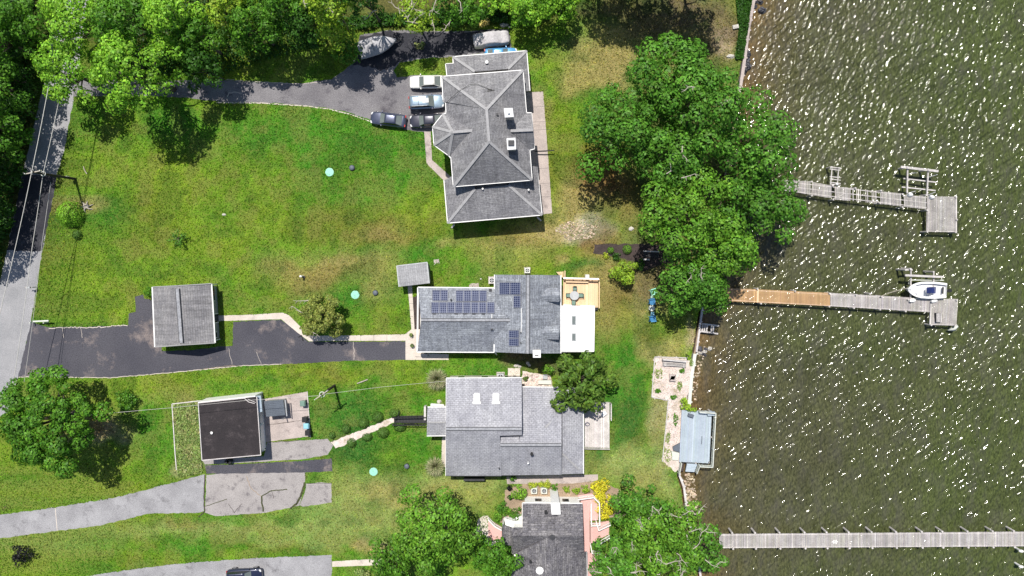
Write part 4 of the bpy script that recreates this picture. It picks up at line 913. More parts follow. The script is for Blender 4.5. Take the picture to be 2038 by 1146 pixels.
# ------------------------------------------------------------- garage with vented ridge
g1 = thing('garage', G(368, 628), 'detached garage with worn grey gabled roof and white trim beside the driveway', 'garage')
GE, GR = 2.5, 4.3
GQ = [(303.5,571),(420.5,564.3),(427.5,682.3),(308.5,690.5)]
walls(g1, GQ, GE, 'greysiding', .42, wins=False)
GN, GS = (353,568.5,GR), (362,686.5,GR)
roof(g1, [[(303.5,571,GE),GN,GS,(308.5,690.5,GE)], [GN,(420.5,564.3,GE),(427.5,682.3,GE),GS]], 'shg', .16)
for a, b, cc in (((307,573.5,GE),(353.3,571.5,GR-.1),(417,567,GE)), ((312,687.5,GE),(361.7,684,GR-.1),(424,680,GE))): MB().slab(px(a, b, cc), .25).build('wall', 'greysiding', g1)
gutter(g1, [((303.5,571,GE),(308.5,690.5,GE)), ((420.5,564.3,GE),(427.5,682.3,GE))], .24); gutter(g1, [((303.5,571,GE+.1),(353,568.5,GR+.05)), ((353,568.5,GR+.05),(420.5,564.3,GE+.1)), ((308.5,690.5,GE+.1),(362,686.5,GR+.05)), ((362,686.5,GR+.05),(427.5,682.3,GE+.1))], .12, 'greysiding', 'rake_board')
cap(g1, [((353.4,574,GR),(361.4,682,GR))], .42, 'cap2', t=.12, lift=.06)
# east wall of the garage: visible windows and door
W0 = inset(px(*GQ, h=GE), .42)
ea = G(420.5,564.3,GE); eb = G(427.5,682.3,GE); dd = (eb-ea).normalized(); nn = Vector((-dd.y, dd.x, 0)); nn = nn if nn.x > 0 else -nn; an = math.atan2(dd.y, dd.x)
for tt, w, kind in ((.10, .9, 'w'), (.17, 1.0, 'f'), (.25, .7, 'w'), (.60, 1.1, 'd'), (.88, .7, 'w')):
    q = ea.lerp(eb, tt)-nn*.42; q.z = .1 if kind == 'd' else .9
    f = MB().box(q, w+.25, .12, 2.15 if kind == 'd' else 1.2, an).build('door' if kind == 'd' else 'window', 'white', g1)
    MB().box(q+Vector((0,0,.1)), w, .2, 1.95 if kind == 'd' else 1.0, an).build('pane', 'darkwin' if kind != 'f' else 'brickred', f)
for tt in (.02, .97): q = ea.lerp(eb, tt)-nn*.36; MB().box(Vector((q.x, q.y, 0)), .12, .12, GE, an).build('corner_board', 'white', g1)
for tt in (.3, .7): q = G(303.5,571,GE).lerp(G(308.5,690.5,GE), tt)+nn*.38; MB().box(Vector((q.x, q.y, .05)), 2.6, .12, 2.1, an).build('garage_door', 'white', g1)
# ------------------------------------------------------------- black roofed garage
g2 = thing('garage', G(460, 855), 'flat roofed garage with black tar paper roof and open doors', 'garage')
BQ = [(394.5,802),(512,789),(520,905.5),(402,916)]
MB().prism(inset(px((394.5,802),(509,790),(517,903),(402,915), h=2.7), .12), -.1, 2.62).build('wall', 'white', g2)
MB().slab(px((394.5,802,2.8),(511,789.5,3.0),(519,905.5,3.0),(402,916,2.8)), .2).build('roof', 'tarroof', g2)
gutter(g2, [((394.5,802,2.9),(402,916,2.9)), ((511,789.5,3.1),(519,905.5,3.1)), ((402,916,2.9),(519,905.5,3.1)), ((394.5,802,2.9),(488,792,3.05))], .10, 'greydeck', 'roof_edging')
MB().prism(px((394,800),(508,787.2),(509,790),(394.8,803), h=2.7), 0, 2.75).build('wall_cladding', 'white', g2)
MB().slab(px((509,788,2.75),(519,787,2.4),(522,819,2.4),(512,822,2.75)), .1).build('side_awning', 'bluepaint', g2)
m = MB()
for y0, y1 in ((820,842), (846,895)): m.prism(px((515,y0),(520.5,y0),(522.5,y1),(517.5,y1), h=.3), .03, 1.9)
m.build('garage_door', 'mulch', g2)  # dark blocks stand in for the shade inside the open doorways
m = MB(); m.bar(G(516,847,2.5), G(523,842,1.9), .2, .12); m.bar(G(520,898,2.5), G(527,894,1.9), .2, .12); m.bar(G(516.5,822,2.2), G(519.5,900,2.2), .16, .12); m.build('door_frame', 'offwhite', g2)
p = G(421.6,861,3.0); mm = MB(); mm.path([p+Vector((.16*math.cos(a), .16*math.sin(a), .1)) for a in [i*math.pi/5 for i in range(11)]], .04, 5); mm.disc(p, .1, p.z-.1, p.z+.06, 8); mm.build('roof_vent', 'white', g2)
m = MB(); m.path([G(487,793,3.1), G(495,800,3.12), G(507,803,3.15)], .05, 5); m.path([G(493,794,3.12), G(509,801,3.15)], .04, 5); m.build('roof_debris', 'greydeck', g2)
m = MB(); c0 = G(453,916,.45); 
for i in range(2): m.disc((c0.x+i*.35, c0.y-.1, 0), .32, .1, .8, 12)
tag(m.build('dark_barrel', 'black'), 'black barrels half hidden under the south edge of the tar roof', 'barrel')
# ------------------------------------------------------------- sheds
s1 = thing('shed', G(822, 547), 'small garden shed with plain light grey roof by the concrete walk', 'shed')
MB().prism(inset(px((790,529),(852,522),(856,564),(795,570), h=2.3), .2), -.1, 2.28).build('wall', 'greysiding', s1)
MB().slab(px((789.5,529,2.4),(850,521.8,2.7),(854.5,563.5,2.7),(794,570.5,2.4)), .14).build('roof', 'shed', s1)
gutter(s1, [((850,521.8,2.7),(854.5,563.5,2.7)), ((789.5,529,2.4),(850,521.8,2.7)), ((789.5,529,2.4),(794,570.5,2.4))], .12, 'metal', 'roof_edging')
q = G(808,567,.0); MB().box(q+Vector((0,.1,.05)), .9, .1, 1.9, .1).build('door', 'white', s1)
s3 = thing('small_shed', G(546, 812), 'low shed with ribbed dark slate roof on the concrete pad', 'shed')
SQ = [(525.5,798.5),(563.5,795.5),(568,826),(530,829.5)]
MB().prism(inset(px(*SQ, h=1.7), .15), 0, 1.7).build('wall', 'greysiding', s3)
MB().slab(px((525.5,798.5,1.9),(563.5,795.5,1.9),(568,826,1.75),(530,829.5,1.75)), .08).build('roof', 'slate', s3)
m = MB()
for k in range(9):
    t0 = (k+.5)/9; a = G(525.5,798.5,1.93).lerp(G(530,829.5,1.78), t0); b = G(563.5,795.5,1.93).lerp(G(568,826,1.78), t0); m.bar(a, b, .07, .05)
m.build('roof_rib', 'slate', s3)
m = MB()
for x, y in ((567,795),(570,829)): q = G(x, y, 0); m.box(q, .12, .12, 1.7)
m.bar(G(567.5,795.5,1.7), G(571,828,1.6), .14, .1); m.build('side_post', 'metal', s3)
# ------------------------------------------------------------- vehicles
def car(x, y, ang, L, Wd, kind, paint, label, name='parked_car', lower=None, dark=False, rails=False, lift=.0):
    """built pointing along +X about the origin, then set down; ang in degrees, image x axis = 0, counterclockwise"""
    c = G(x, y, .7); t = thing(name, (0,0,0), label, 'car' if kind == 'sedan' else 'suv')
    hw = Wd/2; hL = L/2; suv = kind == 'suv'
    zs = .98 if not suv else 1.1
    st = [(-.5,.70,.70),(-.485,.84,.80),(-.45,.93,zs*.97),(-.38,.98,zs),(-.2,1,zs),(0,1,zs-.01),(.18,.99,zs-.02),(.28,.975,zs-.07),(.38,.95,zs-.13),(.45,.88,zs-.22),(.485,.76,zs-.32),(.5,.58,zs-.42)]
    rings = []
    for u, w, z in st:
        xx = u*L; wy = hw*w; zb = .28
        rings.append([Vector((xx, a*wy, b)) for a, b in ((-.86,zb),(-.97,.42),(-1,z*.62),(-.96,z*.88),(-.84,z*.985),(-.4,z+.015),(0,z+.025),(.4,z+.015),(.84,z*.985),(.96,z*.88),(1,z*.62),(.97,.42),(.86,zb),(0,zb-.02))])
    MB().loft(rings).build('body', paint, t, True, 1)
    if lower:
        m = MB()
        for s in (-1, 1): m.loft([[Vector((u*L, s*(hw*w+.012), zb)) for zb in (.3, .55, zs*.8)] + [Vector((u*L, s*(hw*w-.05), zs*.8)), Vector((u*L, s*(hw*w-.05), .3))] for u, w, z in st[2:10]])
        m.build('side_panel', lower, t)
    # cabin
    zr = 1.44 if not suv else 1.74
    xb0, xb1, xf1, xf0 = (-.40*L, -.24*L, .07*L, .215*L) if not suv else (-.475*L, -.43*L, .08*L, .225*L)
    wb = hw*.86; wr = hw*.66 if not suv else hw*.74; z0 = zs-.01
    def q4(a, b): return a
    B = {'rb': (xb0, wb*.94, z0), 'rt': (xb1, wr*.95, zr-.03), 'ft': (xf1, wr, zr-.02), 'fb': (xf0, wb*.92, z0-.03)}
    def P(k, s): v = B[k]; return Vector((v[0], s*v[1], v[2]))
    core = MB()
    core.loft([[P('rb',-1),P('rb',1),P('rt',1)+Vector((0,0,-.03)),P('rt',-1)+Vector((0,0,-.03))],[P('fb',-1),P('fb',1),P('ft',1)+Vector((0,0,-.03)),P('ft',-1)+Vector((0,0,-.03))]])
    gm = 'glassdark' if dark else 'glass'
    def pane(nm, a, b, c_, d, g, sh=.07, off=.012):
        ctr = (a+b+c_+d)/4; n = (b-a).cross(d-a).normalized(); n = n if n.dot(ctr-Vector((0,0,.9))) > 0 else -n
        Q = [ctr+(p-ctr)*(1-sh)+n*off for p in (a, b, c_, d)]; Q2 = [p-n*.02 for p in Q]
        MB().idx(Q+Q2, [(0,1,2,3),(7,6,5,4)]+[(i, (i+1)%4, (i+1)%4+4, i+4) for i in range(4)]).build(nm, g, t)
    core.build('pillar', 'black' if not suv and dark else paint, t)
    bow = lambda a, b: (a+b)/2
    pane('windshield', P('fb',-1), P('fb',1), P('ft',1), P('ft',-1), gm)
    pane('rear_window', P('rb',-1), P('rb',1), P('rt',1), P('rt',-1), 'glassdark' if dark else gm, .08)
    for s in (-1, 1): pane('side_window', P('rb',s)*.97+P('fb',s)*.03, P('fb',s), P('ft',s), P('rt',s), 'glassdark', .1)
    rr = []
    for k in range(7):
        u = k/6; xx = xb1+(xf1-xb1)*u; ww = (wr*.95+(wr-wr*.95)*u)*1.01; zz = zr-.03+.05*math.sin(math.pi*min(1, u*.9+.1))
        rr.append([Vector((xx, a*ww, zz+b)) for a, b in ((-1,-.04),(-.97,.0),(-.6,.03),(0,.042),(.6,.03),(.97,0),(1,-.04))])
    MB().loft(rr).build('roof', paint if not dark else paint, t, True)
    if suv:
        MB().box((.0*L, 0, zr+.045), .85, .62, .03).build('sunroof', 'lamp', t)
        MB().box((-.2*L, 0, zr+.04), .05, wr*1.7, .03).build('roof_seam', 'glassdark', t)
    if rails:
        for s in (-1, 1): MB().path([(-.40*L, s*wr*.95, zr), (-.38*L, s*wr*.95, zr+.08), (.04*L, s*wr*.95, zr+.09), (.07*L, s*wr*.95, zr)], .03, 6).build('roof_rail', 'metal', t)
    r = .33 if not suv else .37
    for ux in (-.30, .315):
        for s in (-1, 1):
            w = MB(); cy = s*(hw-.12); n = 18
            w.loft([[Vector((ux*L+rad*math.cos(2*math.pi*i/n), cy+o*s, r+rad*math.sin(2*math.pi*i/n))) for i in range(n)] for rad, o in ((r*.7,-.11),(r,-.09),(r,.09),(r*.7,.125))])
            wo = w.build('wheel', 'tire', t)
            k = MB()
            k.loft([[Vector((ux*L+rad*math.cos(2*math.pi*i/n), cy+o*s, r+rad*math.sin(2*math.pi*i/n))) for i in range(n)] for rad, o in ((r*.68,.10),(r*.66,.135),(r*.2,.14))])
            k.build('rim', 'rim', wo)
    for s in (-1, 1):
        MB().loft([[Vector((.452*L+dx, s*(hw*.62+dy), zs-.34+dz)) for dx, dy, dz in ((0,-.16,0),(0,.16,0),(-.1,.2,.12),(-.1,-.14,.12))],[Vector((.492*L+dx, s*(hw*.60+dy), zs-.36+dz)) for dx, dy, dz in ((0,-.17,0),(-.05,.13,0),(-.08,.14,.09),(-.03,-.15,.09))]]).build('headlight', 'lamp', t)
        MB().box((-.482*L, s*hw*.68, zs-.28), .14, .3, .22).build('taillight', 'red', t)
        MB().loft([[Vector((.17*L+a, s*(hw*.93), zs+b)) for a, b in ((-.08,-.02),(.08,-.02),(.06,.13),(-.06,.13))],[Vector((.16*L+a, s*(hw*1.14), zs+b)) for a, b in ((-.06,.0),(.06,.0),(.05,.13),(-.05,.13))]]).build('side_mirror', lower or paint, t)
    t.location = (c.x, c.y, .015); t.rotation_euler = (0, 0, R_(ang)); return t
car(849.5, 163, 181, 4.75, 1.82, 'sedan', 'pwhite', 'cream white sedan parked nose out, topmost of the four cars by the house')
car(849, 203, 3, 4.85, 1.92, 'suv', 'pblue', 'ice blue wagon with navy lower sides and roof window, nose to the house', lower='pnavy', rails=True)
car(849.5, 240, 182.5, 4.75, 1.82, 'sedan', 'pdark', 'charcoal sedan with its tail tucked under the turret roof')
car(772.5, 237.5, 173, 4.95, 1.86, 'sedan', 'pslate', 'dark slate sedan parked crooked on the lawn edge behind the row of cars', dark=False)
car(997, 108, 2, 4.5, 1.75, 'sedan', 'psky', 'bright sky blue car mostly hidden under the garage eave')
car(487, 1144, 3, 5.0, 1.9, 'suv', 'pnavy', 'dark navy car at the bottom edge on the pale drive', dark=False)
def cover_loft(t, st, mat, name='cover'):
    """draped cover: stations (x, half width, ridge height, side height)"""
    rnd = random.Random(len(st)); rings = []
    for x, w, z, zs in st:
        n = 15; rg = []
        for i in range(n):
            a = -1+2*i/(n-1); f = abs(a)
            zz = z-(z-zs)*f**2.2 if f < .8 else zs*(1-(f-.8)/.2)*.95+.05
            yy = math.copysign(min(f/.8, 1)**.9*w, a) if f < .8 else math.copysign(w*(1+.08*(f-.8)/.2), a)
            rg.append(Vector((x+rnd.uniform(-.03,.03), yy+rnd.uniform(-.03,.03), max(.04, zz+rnd.uniform(-.035,.035)))))
        rings.append(rg)
    return MB().loft(rings, closed=False, caps=False).build(name, mat, t, False, 1)
t = thing('covered_car', (0,0,0), 'car wrapped in a wrinkled grey cover beside the garage roof', 'covered car')
sc_ = lambda L: L
st = [(-2.5,.2,.35,.2),(-2.45,.80,.75,.6),(-2.2,.9,.95,.85),(-1.6,.93,1.02,.92),(-1.1,.9,1.4,1.1),(-.5,.88,1.5,1.2),(.3,.88,1.48,1.2),(.8,.9,1.3,1.05),(1.3,.93,1.0,.88),(1.9,.9,.92,.8),(2.3,.82,.8,.65),(2.45,.6,.55,.4),(2.5,.2,.25,.15)]
st2 = []
for a, b in zip(st, st[1:]):
    for k in range(3): st2.append(tuple(a[i]+(b[i]-a[i])*k/3 for i in range(4)))
st2.append(st[-1])
cover_loft(t, st2, 'tarp')
m = MB()
for s in (-1, 1):
    for xx in (-1.5, 1.5): m.path([(xx, s*.72, .3), (xx, s*.9, .3)], .3, 14)
m.build('wheel', 'tire', t)
p = G(978, 77, .6); t.location = (p.x, p.y, 0.02); t.rotation_euler = (0,0,R_(7))
t = thing('covered_boat', (0,0,0), 'trailered boat under a grey cover below the woods, navy hull just showing', 'boat')
st = [(-2.6,.9,.9,.85),(-2.55,1.12,1.25,1.1),(-1.8,1.18,1.5,1.15),(-.6,1.2,1.85,1.2),(-.45,1.2,1.9,1.2),(.4,1.15,1.7,1.2),(1.4,.85,1.45,1.2),(2.2,.42,1.25,1.15),(2.75,.08,1.15,1.1)]
st2 = []
for a, b in zip(st, st[1:]):
    for k in range(3): st2.append(tuple(a[i]+(b[i]-a[i])*k/3 for i in range(4)))
st2.append(st[-1])
rnd = random.Random(3); rings = []
for x, w, z, zs in st2: rings.append([Vector((x, a*w*1.03, b+rnd.uniform(-.02,.02))) for a, b in ((-1,zs-.35),(-1,zs-.1),(-.93,zs),(-.5,zs+(z-zs)*.6),(0,z),(.5,zs+(z-zs)*.6),(.93,zs),(1,zs-.1),(1,zs-.35))])
MB().loft(rings, closed=False, caps=False).build('cover', 'tarp2', t, False, 1)
m = MB(); m.loft([[Vector((x, a*w, b)) for a, b in ((-1,zs-.2),(-.8,.65),(0,.45),(.8,.65),(1,zs-.2))] for x, w, z, zs in st2]); m.build('hull', 'navyhull', t)
m = MB(); m.path([(-.4, .0, 1.93), (-.45, .6, 1.62), (-.45, 1.2, 1.1)], .03, 4); m.path([(-.4, .0, 1.93), (-.45, -.6, 1.62), (-.45, -1.2, 1.1)], .03, 4); m.build('strap', 'dark', t)
m = MB(); m.bar((-2,0,.3), (3.4,0,.35), .12, .12); m.path([(-.8,-1.05,.3),(-.8,-.85,.3)], .3, 12); m.path([(-.8,1.05,.3),(-.8,.85,.3)], .3, 12); m.build('trailer', 'black', t)
p = G(750, 90, 1.0); t.location = (p.x, p.y, .02); t.rotation_euler = (0,0,R_(16))
# ------------------------------------------------------------- docks
def planks(m, q, z, n, thick=.05, gap=.012, wear=.3, miss=()):
    """boards laid side by side from edge q0-q3 to edge q1-q2"""
    a, b, c, d = [Vector((p.x, p.y, z)) for p in q]
    for i in range(n):
        if i in miss: continue
        t0 = i/n; t1 = (i+1)/n-gap/max((b-a).length/n*n/n, .1)/n*6
        g = 1+random.uniform(-wear, wear); g = g*(1.25 if random.random() < .07 else 1); m.t = (g, g*random.uniform(.97,1.02), g*random.uniform(.94,1.03))
        j = random.uniform(-.02, .02); e = (d-a).normalized()*j
        m.slab([a.lerp(b,t0)-e, a.lerp(b,t1)-e, d.lerp(c,t1)+e, d.lerp(c,t0)+e], thick)
    m.t = (1,1,1)
def piles(t, pts, top, r=.14, name='piling', mat='oldwood', lean=0.0):
    for x, y in pts:
        p = G(x, y, top); MB().disc((p.x, p.y, 0), r, -3.2, top, 10, r*.92).build(name, mat, t)
DZ = .35
def nb(q): P = px(*q, h=DZ); return max(1, int((P[1]-P[0]).length/.15))
d1 = thing('dock', G(1700,390,DZ), 'old broken grey dock with missing boards and a square platform at its end', 'dock')
SEG = [[(1562,358),(1613.7,360.7),(1613.7,387.5),(1562,379)],[(1617,362),(1655.8,369.3),(1655.8,394.2),(1615,388)],[(1661.5,370.8),(1694,374),(1693,399.6),(1662.5,397)],[(1755,380.8),(1793.5,384.6),(1794.5,410.5),(1755,405.7)],[(1799,388.5),(1843.3,390.4),(1843.3,416.2),(1800,411.4)]]
m = MB()
for q in SEG: planks(m, px(*q, h=DZ), DZ, nb(q), wear=.22)
for x in (1697,1704.5,1708,1711.5,1722.5,1726,1735,1738.5,1742.5,1752): 
    yy = 375+(x-1697)*.12; P = px((x,yy-1),(x+2.3,yy-.6),(x+2.9,yy+25),(x+.5,yy+25), h=DZ); planks(m, P, DZ, 1)
m.build('deck', 'oldwood', d1)
m = MB()
for f in (.12, .5, .88):
    m.bar(G(1562,359+22*f,DZ-.15), G(1694,373+26*f,DZ-.15), .1, .2); m.bar(G(1694,373+26*f,DZ-.15), G(1844,390.4+26*f,DZ-.15), .1, .2)
m.build('stringer', 'oldwood', d1)
m = MB(); q = [(1845,390.4),(1904.5,391.3),(1904.5,462),(1844,461)]; planks(m, px(*q, h=DZ+.05), DZ+.05, nb(q), wear=.13); m.build('platform', 'oldwood', d1)
m = MB(); m.bar(G(1848,392,DZ-.15), G(1845.5,460,DZ-.15), .2, .25); m.bar(G(1902,392,DZ-.15), G(1902,460,DZ-.15), .2, .25); m.bar(G(1846,460,DZ-.1), G(1904,461,DZ-.1), .1, .25); m.build('platform_beam', 'oldwood', d1)
piles(d1, [(1616,361),(1616,389),(1658,369),(1659,397),(1703,374),(1752,404),(1754,379),(1797,386),(1797,412),(1846,418),(1903.5,392),(1905,437),(1903,462),(1846,461),(1844,388)], DZ+.25, .13)
m = MB(); m.bar(G(1656,396.5,DZ+.05), G(1682,385,DZ+.05), .09, .05); m.build('loose_board', 'oldwood', d1)
for x, y in ((1810.5,387.5),(1853.5,392.5)):
    p = G(x, y, DZ); o = MB().dome(p, .42, .3, .45, 10, 4, .06).box(p+Vector((-.25,.15,0)), .3, .25, .5).build('lift_motor', 'white'); tag(o, 'white cover over the boat lift motor '+('on the old dock walkway' if x < 1830 else 'at the corner of the old square platform'), 'motor')
lf = thing('boat_lift', G(1828,360,.5), 'empty weathered timber boat lift frame beside the old dock', 'boat lift')
m = MB(); m.bar(G(1792.6,332,1.0), G(1867,340.6,1.0), .3, .2); m.build('beam', 'oldwood', lf)
m = MB(); m.bar(G(1806,333,.75), G(1805,384,.45), .18, .18); m.bar(G(1847,337,.75), G(1844.5,390,.5), .18, .18); m.build('rail', 'oldwood', lf)
m = MB(); m.bar(G(1798,355,.2), G(1863,362.6,.2), .16, .14); m.bar(G(1794.5,372,.2), G(1861.5,379,.2), .16, .14); m.build('crossbeam', 'oldwood', lf)
m = MB()
for a, b in (((1808,346),(1824,343)),((1849,352),(1866,347)),((1808,384),(1822,380)),((1846,388),(1862,382))): m.bar(G(*a,.3), G(*b,.45), .07, .07)
m.build('guide_rod', 'metal', lf)
piles(lf, [(1806,332),(1848,337)], 1.2, .14)
ld = thing('timber_ladder', G(1662,350,.2), 'small ladder like timber frame standing in water by the old dock', 'frame')
m = MB(); m.bar(G(1656,331,.4), G(1653,366,.4), .12, .12); m.bar(G(1669,333,.4), G(1666,370,.4), .12, .12); m.build('rail', 'oldwood', ld)
m = MB()
for y in (332,336.5,351,356,362.5,366): m.bar(G(1651.5,y,.45), G(1673,y+2.5,.45), .11, .08)
m.build('rung', 'oldwood', ld)
m = MB()
for x, y in ((1655,332),(1670,334),(1665,366)): p = G(x, y, .6); m.disc((p.x, p.y, 0), .12, -3.1, .6, 8)
m.build('post', 'oldwood', ld); p = G(1665.5,366,.6); MB().dome(p, .2, .2, .22, 8, 3).build('post_cap', 'white', ld)
d2 = thing('dock', G(1700,600,DZ), 'long dock half fresh orange pine and half weathered grey boards', 'dock')
m = MB(); q = [(1440,572.5),(1652.8,582.5),(1652.8,609),(1440,598.8)]; planks(m, px(*q, h=DZ), DZ, nb(q), wear=.10); m.build('new_decking', 'newwood', d2)['label'] = 'fresh orange pine decking'
m = MB(); q = [(1653.4,582.6),(1851,594),(1850.5,621.3),(1653.4,609.2)]; planks(m, px(*q, h=DZ), DZ, nb(q), wear=.16); m.build('old_decking', 'greydeck', d2)
m = MB(); q = [(1852.4,594.5),(1907.7,595),(1904,647.4),(1850,646.2)]; planks(m, px(*q, h=DZ+.04), DZ+.04, nb(q), wear=.12); m.build('platform', 'greydeck', d2)
m = MB()
for f in (.08, .92): m.bar(G(1440,572.5+26*f,DZ-.2), G(1851,594+27*f,DZ-.2), .1, .25)
m.bar(G(1851,645.5,DZ-.12), G(1904,647,DZ-.12), .1, .25); m.bar(G(1852,597,DZ-.12), G(1850.5,645,DZ-.12), .1, .25); m.build('stringer', 'oldwood', d2)
for x in (1508,1529,1556,1590,1618): pass
m = MB()
for x, y in ((1508.5,574.8),): m.bar(G(x,y,DZ+.02), G(x-.6,y+27,DZ+.02), .22, .04)
m.build('joint_board', 'deckwood', d2)
piles(d2, [(1508,575),(1515,604),(1583,579),(1652,584),(1651,610),(1704,586.5),(1700,613),(1732,584.5),(1752,616),(1755,590),(1803,619.5),(1905,597),(1902,648),(1854,647),(1808,596)], DZ+.3, .13)
hb = thing('dock_bench', G(1869,632,DZ+.05), 'dark slatted bench box on the end platform of the orange dock', 'bench')
P = px((1863.7,623),(1874.7,623),(1874.7,641),(1863.7,641), h=DZ+.5); MB().prism(P, DZ+.06, DZ+.45).build('box', 'dark', hb)
m = MB()
for k in range(4): a = P[0].lerp(P[1], (k+.5)/4); b = P[3].lerp(P[2], (k+.5)/4); m.bar(Vector((a.x,a.y,DZ+.48)), Vector((b.x,b.y,DZ+.48)), .12, .04)
m.build('slat', 'oldwood', hb)
for x, y, wd in ((1815.5,597.5,'nearer the bow'),(1858.5,598,'nearer the stern')):
    p = G(x, y, DZ+.04); o = MB().dome(p, .48, .3, .4, 10, 4, .08).box(p+Vector((-.35,-.05,0)), .35, .3, .45).build('lift_motor', 'white'); tag(o, 'white boat lift motor cover on the dock '+wd+' of the boat', 'motor')
m = MB(); p = [G(1907,650,.0), G(1901,652,.0), G(1886,657,-.4)]
m.loft([[q+Vector((0,w*a,w*b)) for a, b in ((-1,0),(0,.7),(1,0),(0,-.6))] for q, w in ((p[0],.12),(G(1903,650,.05),.42),(p[1],.46),(G(1893,655,-.2),.26),(p[2],.04))])
tag(m.build('dock_bumper', 'offwhite', None, True), 'white tapered bumper hanging off the far corner of the dock platform', 'bumper')
# boat and its lift
lf = thing('boat_lift', G(1840,560,.6), 'timber boat lift holding up the white motorboat', 'boat lift')
m = MB(); m.bar(G(1801,547.6,1.2), G(1876,551,1.2), .28, .2); m.build('beam', 'oldwood', lf)
m = MB(); m.bar(G(1812.7,534,.9), G(1812,596,.45), .16, .18); m.bar(G(1858,540,.9), G(1857,596,.45), .16, .18); m.bar(G(1801,536.5,1.0), G(1816,537,1.0), .2, .14); m.build('rail', 'oldwood', lf)
m = MB(); m.bar(G(1811,557,.5), G(1878,557.5,.5), .12, .12); m.bar(G(1808,563,.3), G(1813,563.5,.3), .3, .1); m.bar(G(1815,593,.3), G(1880,596,.3), .12, .12); m.build('bunk', 'offwhite', lf)
piles(lf, [(1812.5,535),(1858.5,541),(1803,537)], 1.35, .14)
bt = thing('motorboat', (0,0,0), 'white centre console motorboat on the lift with dark outboard engine', 'boat')
Lb = 5.3; rings = []; inner = []
prof = [(-.5,.86),(-.4,.92),(-.2,1.0),(0,1.0),(.15,.96),(.27,.84),(.37,.64),(.44,.42),(.48,.2),(.5,.03)]
for u, w in prof:
    hw = 1.13*w; sh = .95+.28*max(0, u)**1.3; keel = .12+.55*max(0, u-.2)**1.4
    rings.append([Vector((u*Lb, a*hw, b)) for a, b in ((-1,sh),(-.98,sh-.2),(-.82,.5+.25*max(0,u)),(0,keel),(.82,.5+.25*max(0,u)),(.98,sh-.2),(1,sh))])
hl = MB().loft(rings, closed=False, caps=False); hl.face([rings[0][i] for i in range(7)]); hl.build('hull', 'gel', bt, True)
m = MB()      # gunwale ring and cockpit sole
for s in (-1, 1):
    o = []; 
    for u, w in prof: hw = 1.13*w; sh = .95+.28*max(0, u)**1.3; o.append((Vector((u*Lb, s*hw*1.02, sh+.01)), Vector((u*Lb if u < .3 else min(u*Lb, .36*Lb), s*max(hw-.26, .0), sh+.03))))
    for (a, b), (c, d) in zip(o, o[1:]): m.face([a, b, d, c] if s < 0 else [c, d, b, a]); m.face([b, b-Vector((0,0,.5)), d-Vector((0,0,.5)), d])
m.build('gunwale', 'gel', bt)
m = MB(); fl = [(u*Lb, (1.13*w-.2), .52) for u, w in prof if u < .36]
m.face([Vector((x, -w, z)) for x, w, z in fl]+[Vector((x, w, z)) for x, w, z in reversed(fl)]); m.build('cockpit_floor', 'gel', bt)
m = MB(); m.loft([[Vector((x, a*w, z)) for a in (-1, 1)]+[Vector((x, a*w, .9+.1)) for a in (1, -1)] for x, w, z in ((.33*Lb,.42,1.03),(.36*Lb,.4,1.06))]); m.box((.31*Lb,0,.53), 1.0, 1.0, .5); m.build('bow_deck', 'gel', bt)
cs = MB().box((-.06*Lb,0,.52), .75, .7, .95).build('console', 'gel', bt)
m = MB(); m.loft([[Vector((x, a*w, z)) for a, z in ((-1,1.45),(1,1.45),(.8,zt),(-.8,zt))] for x, w, zt in ((.07*Lb,.40,1.5),(-.01*Lb,.46,1.95),(-.08*Lb,.42,1.9))]); m.build('windscreen', 'navyhull', cs)
MB().box((-.16*Lb,0,.52), .5, .9, .55).build('seat', 'navyhull', bt)
m = MB(); m.box((-.40*Lb,0,.9), .22, .95, .1); m.build('transom_well', 'dark', bt)
m = MB().loft([[Vector((x, a*w, z+b)) for a, b in ((-1,0),(1,0),(.8,.35),(-.8,.35))] for x, w, z in ((-.50*Lb,.18,1.0),(-.54*Lb,.25,.95),(-.60*Lb,.22,.9))]); m.box((-.55*Lb,0,.2), .25, .16, .8)
m.build('outboard_motor', 'black', bt)
m = MB(); m.path([(.46*Lb,.12,1.2),(.46*Lb,.12,1.32),(.46*Lb,-.12,1.32),(.46*Lb,-.12,1.2)], .03, 5); m.build('bow_cleat', 'metal', bt)
p = G(1844, 577, .95); bt.location = (p.x, p.y, .15); bt.rotation_euler = (0,0,R_(180-1.5))
m = MB(); a = G(1752,590,DZ+.35); b = G(1806,573,1.1); m.path([a.lerp(b, k/8)-Vector((0,0,.45*math.sin(math.pi*k/8))) for k in range(9)], .045, 5); tag(m.build('mooring_rope', 'palewood'), 'pale rope from the dock to the bow of the white motorboat', 'rope')
d3 = thing('dock', G(1740,1075,DZ), 'long straight grey pier running off the right edge at the bottom', 'dock')
m = MB(); q = [(1432,1062.5),(2160,1057),(2160,1086.5),(1432,1091)]; planks(m, px(*q, h=DZ), DZ, nb(q), wear=.17); m.build('decking', 'greydeck', d3)
m = MB()
for f in (.06, .94): m.bar(G(1432,1062.5+28*f,DZ-.18), G(2160,1057+29*f,DZ-.18), .1, .28)
m.build('stringer', 'oldwood', d3)
pp = []
for k in (120,270,430,595,740,885,1035,1195,1365,1500,1665,1830,1970,2110,2250):
    x = 1420+k/3.298; pp += [(x+1, 1061-(x-1440)*.0068), (x+3, 1092.5-(x-1440)*.006)]
piles(d3, pp, DZ+.3, .15)
m = MB(); p = G(1661.5,1078,DZ); 
for k in range(6): a = k*1.05; m.bar(p+Vector((0,0,.03)), p+Vector((.42*math.cos(a), .3*math.sin(a), .03)), .1, .02)
tag(m.build('scattered_shells', 'white'), 'white splash of shells on the long pier decking', 'shells')
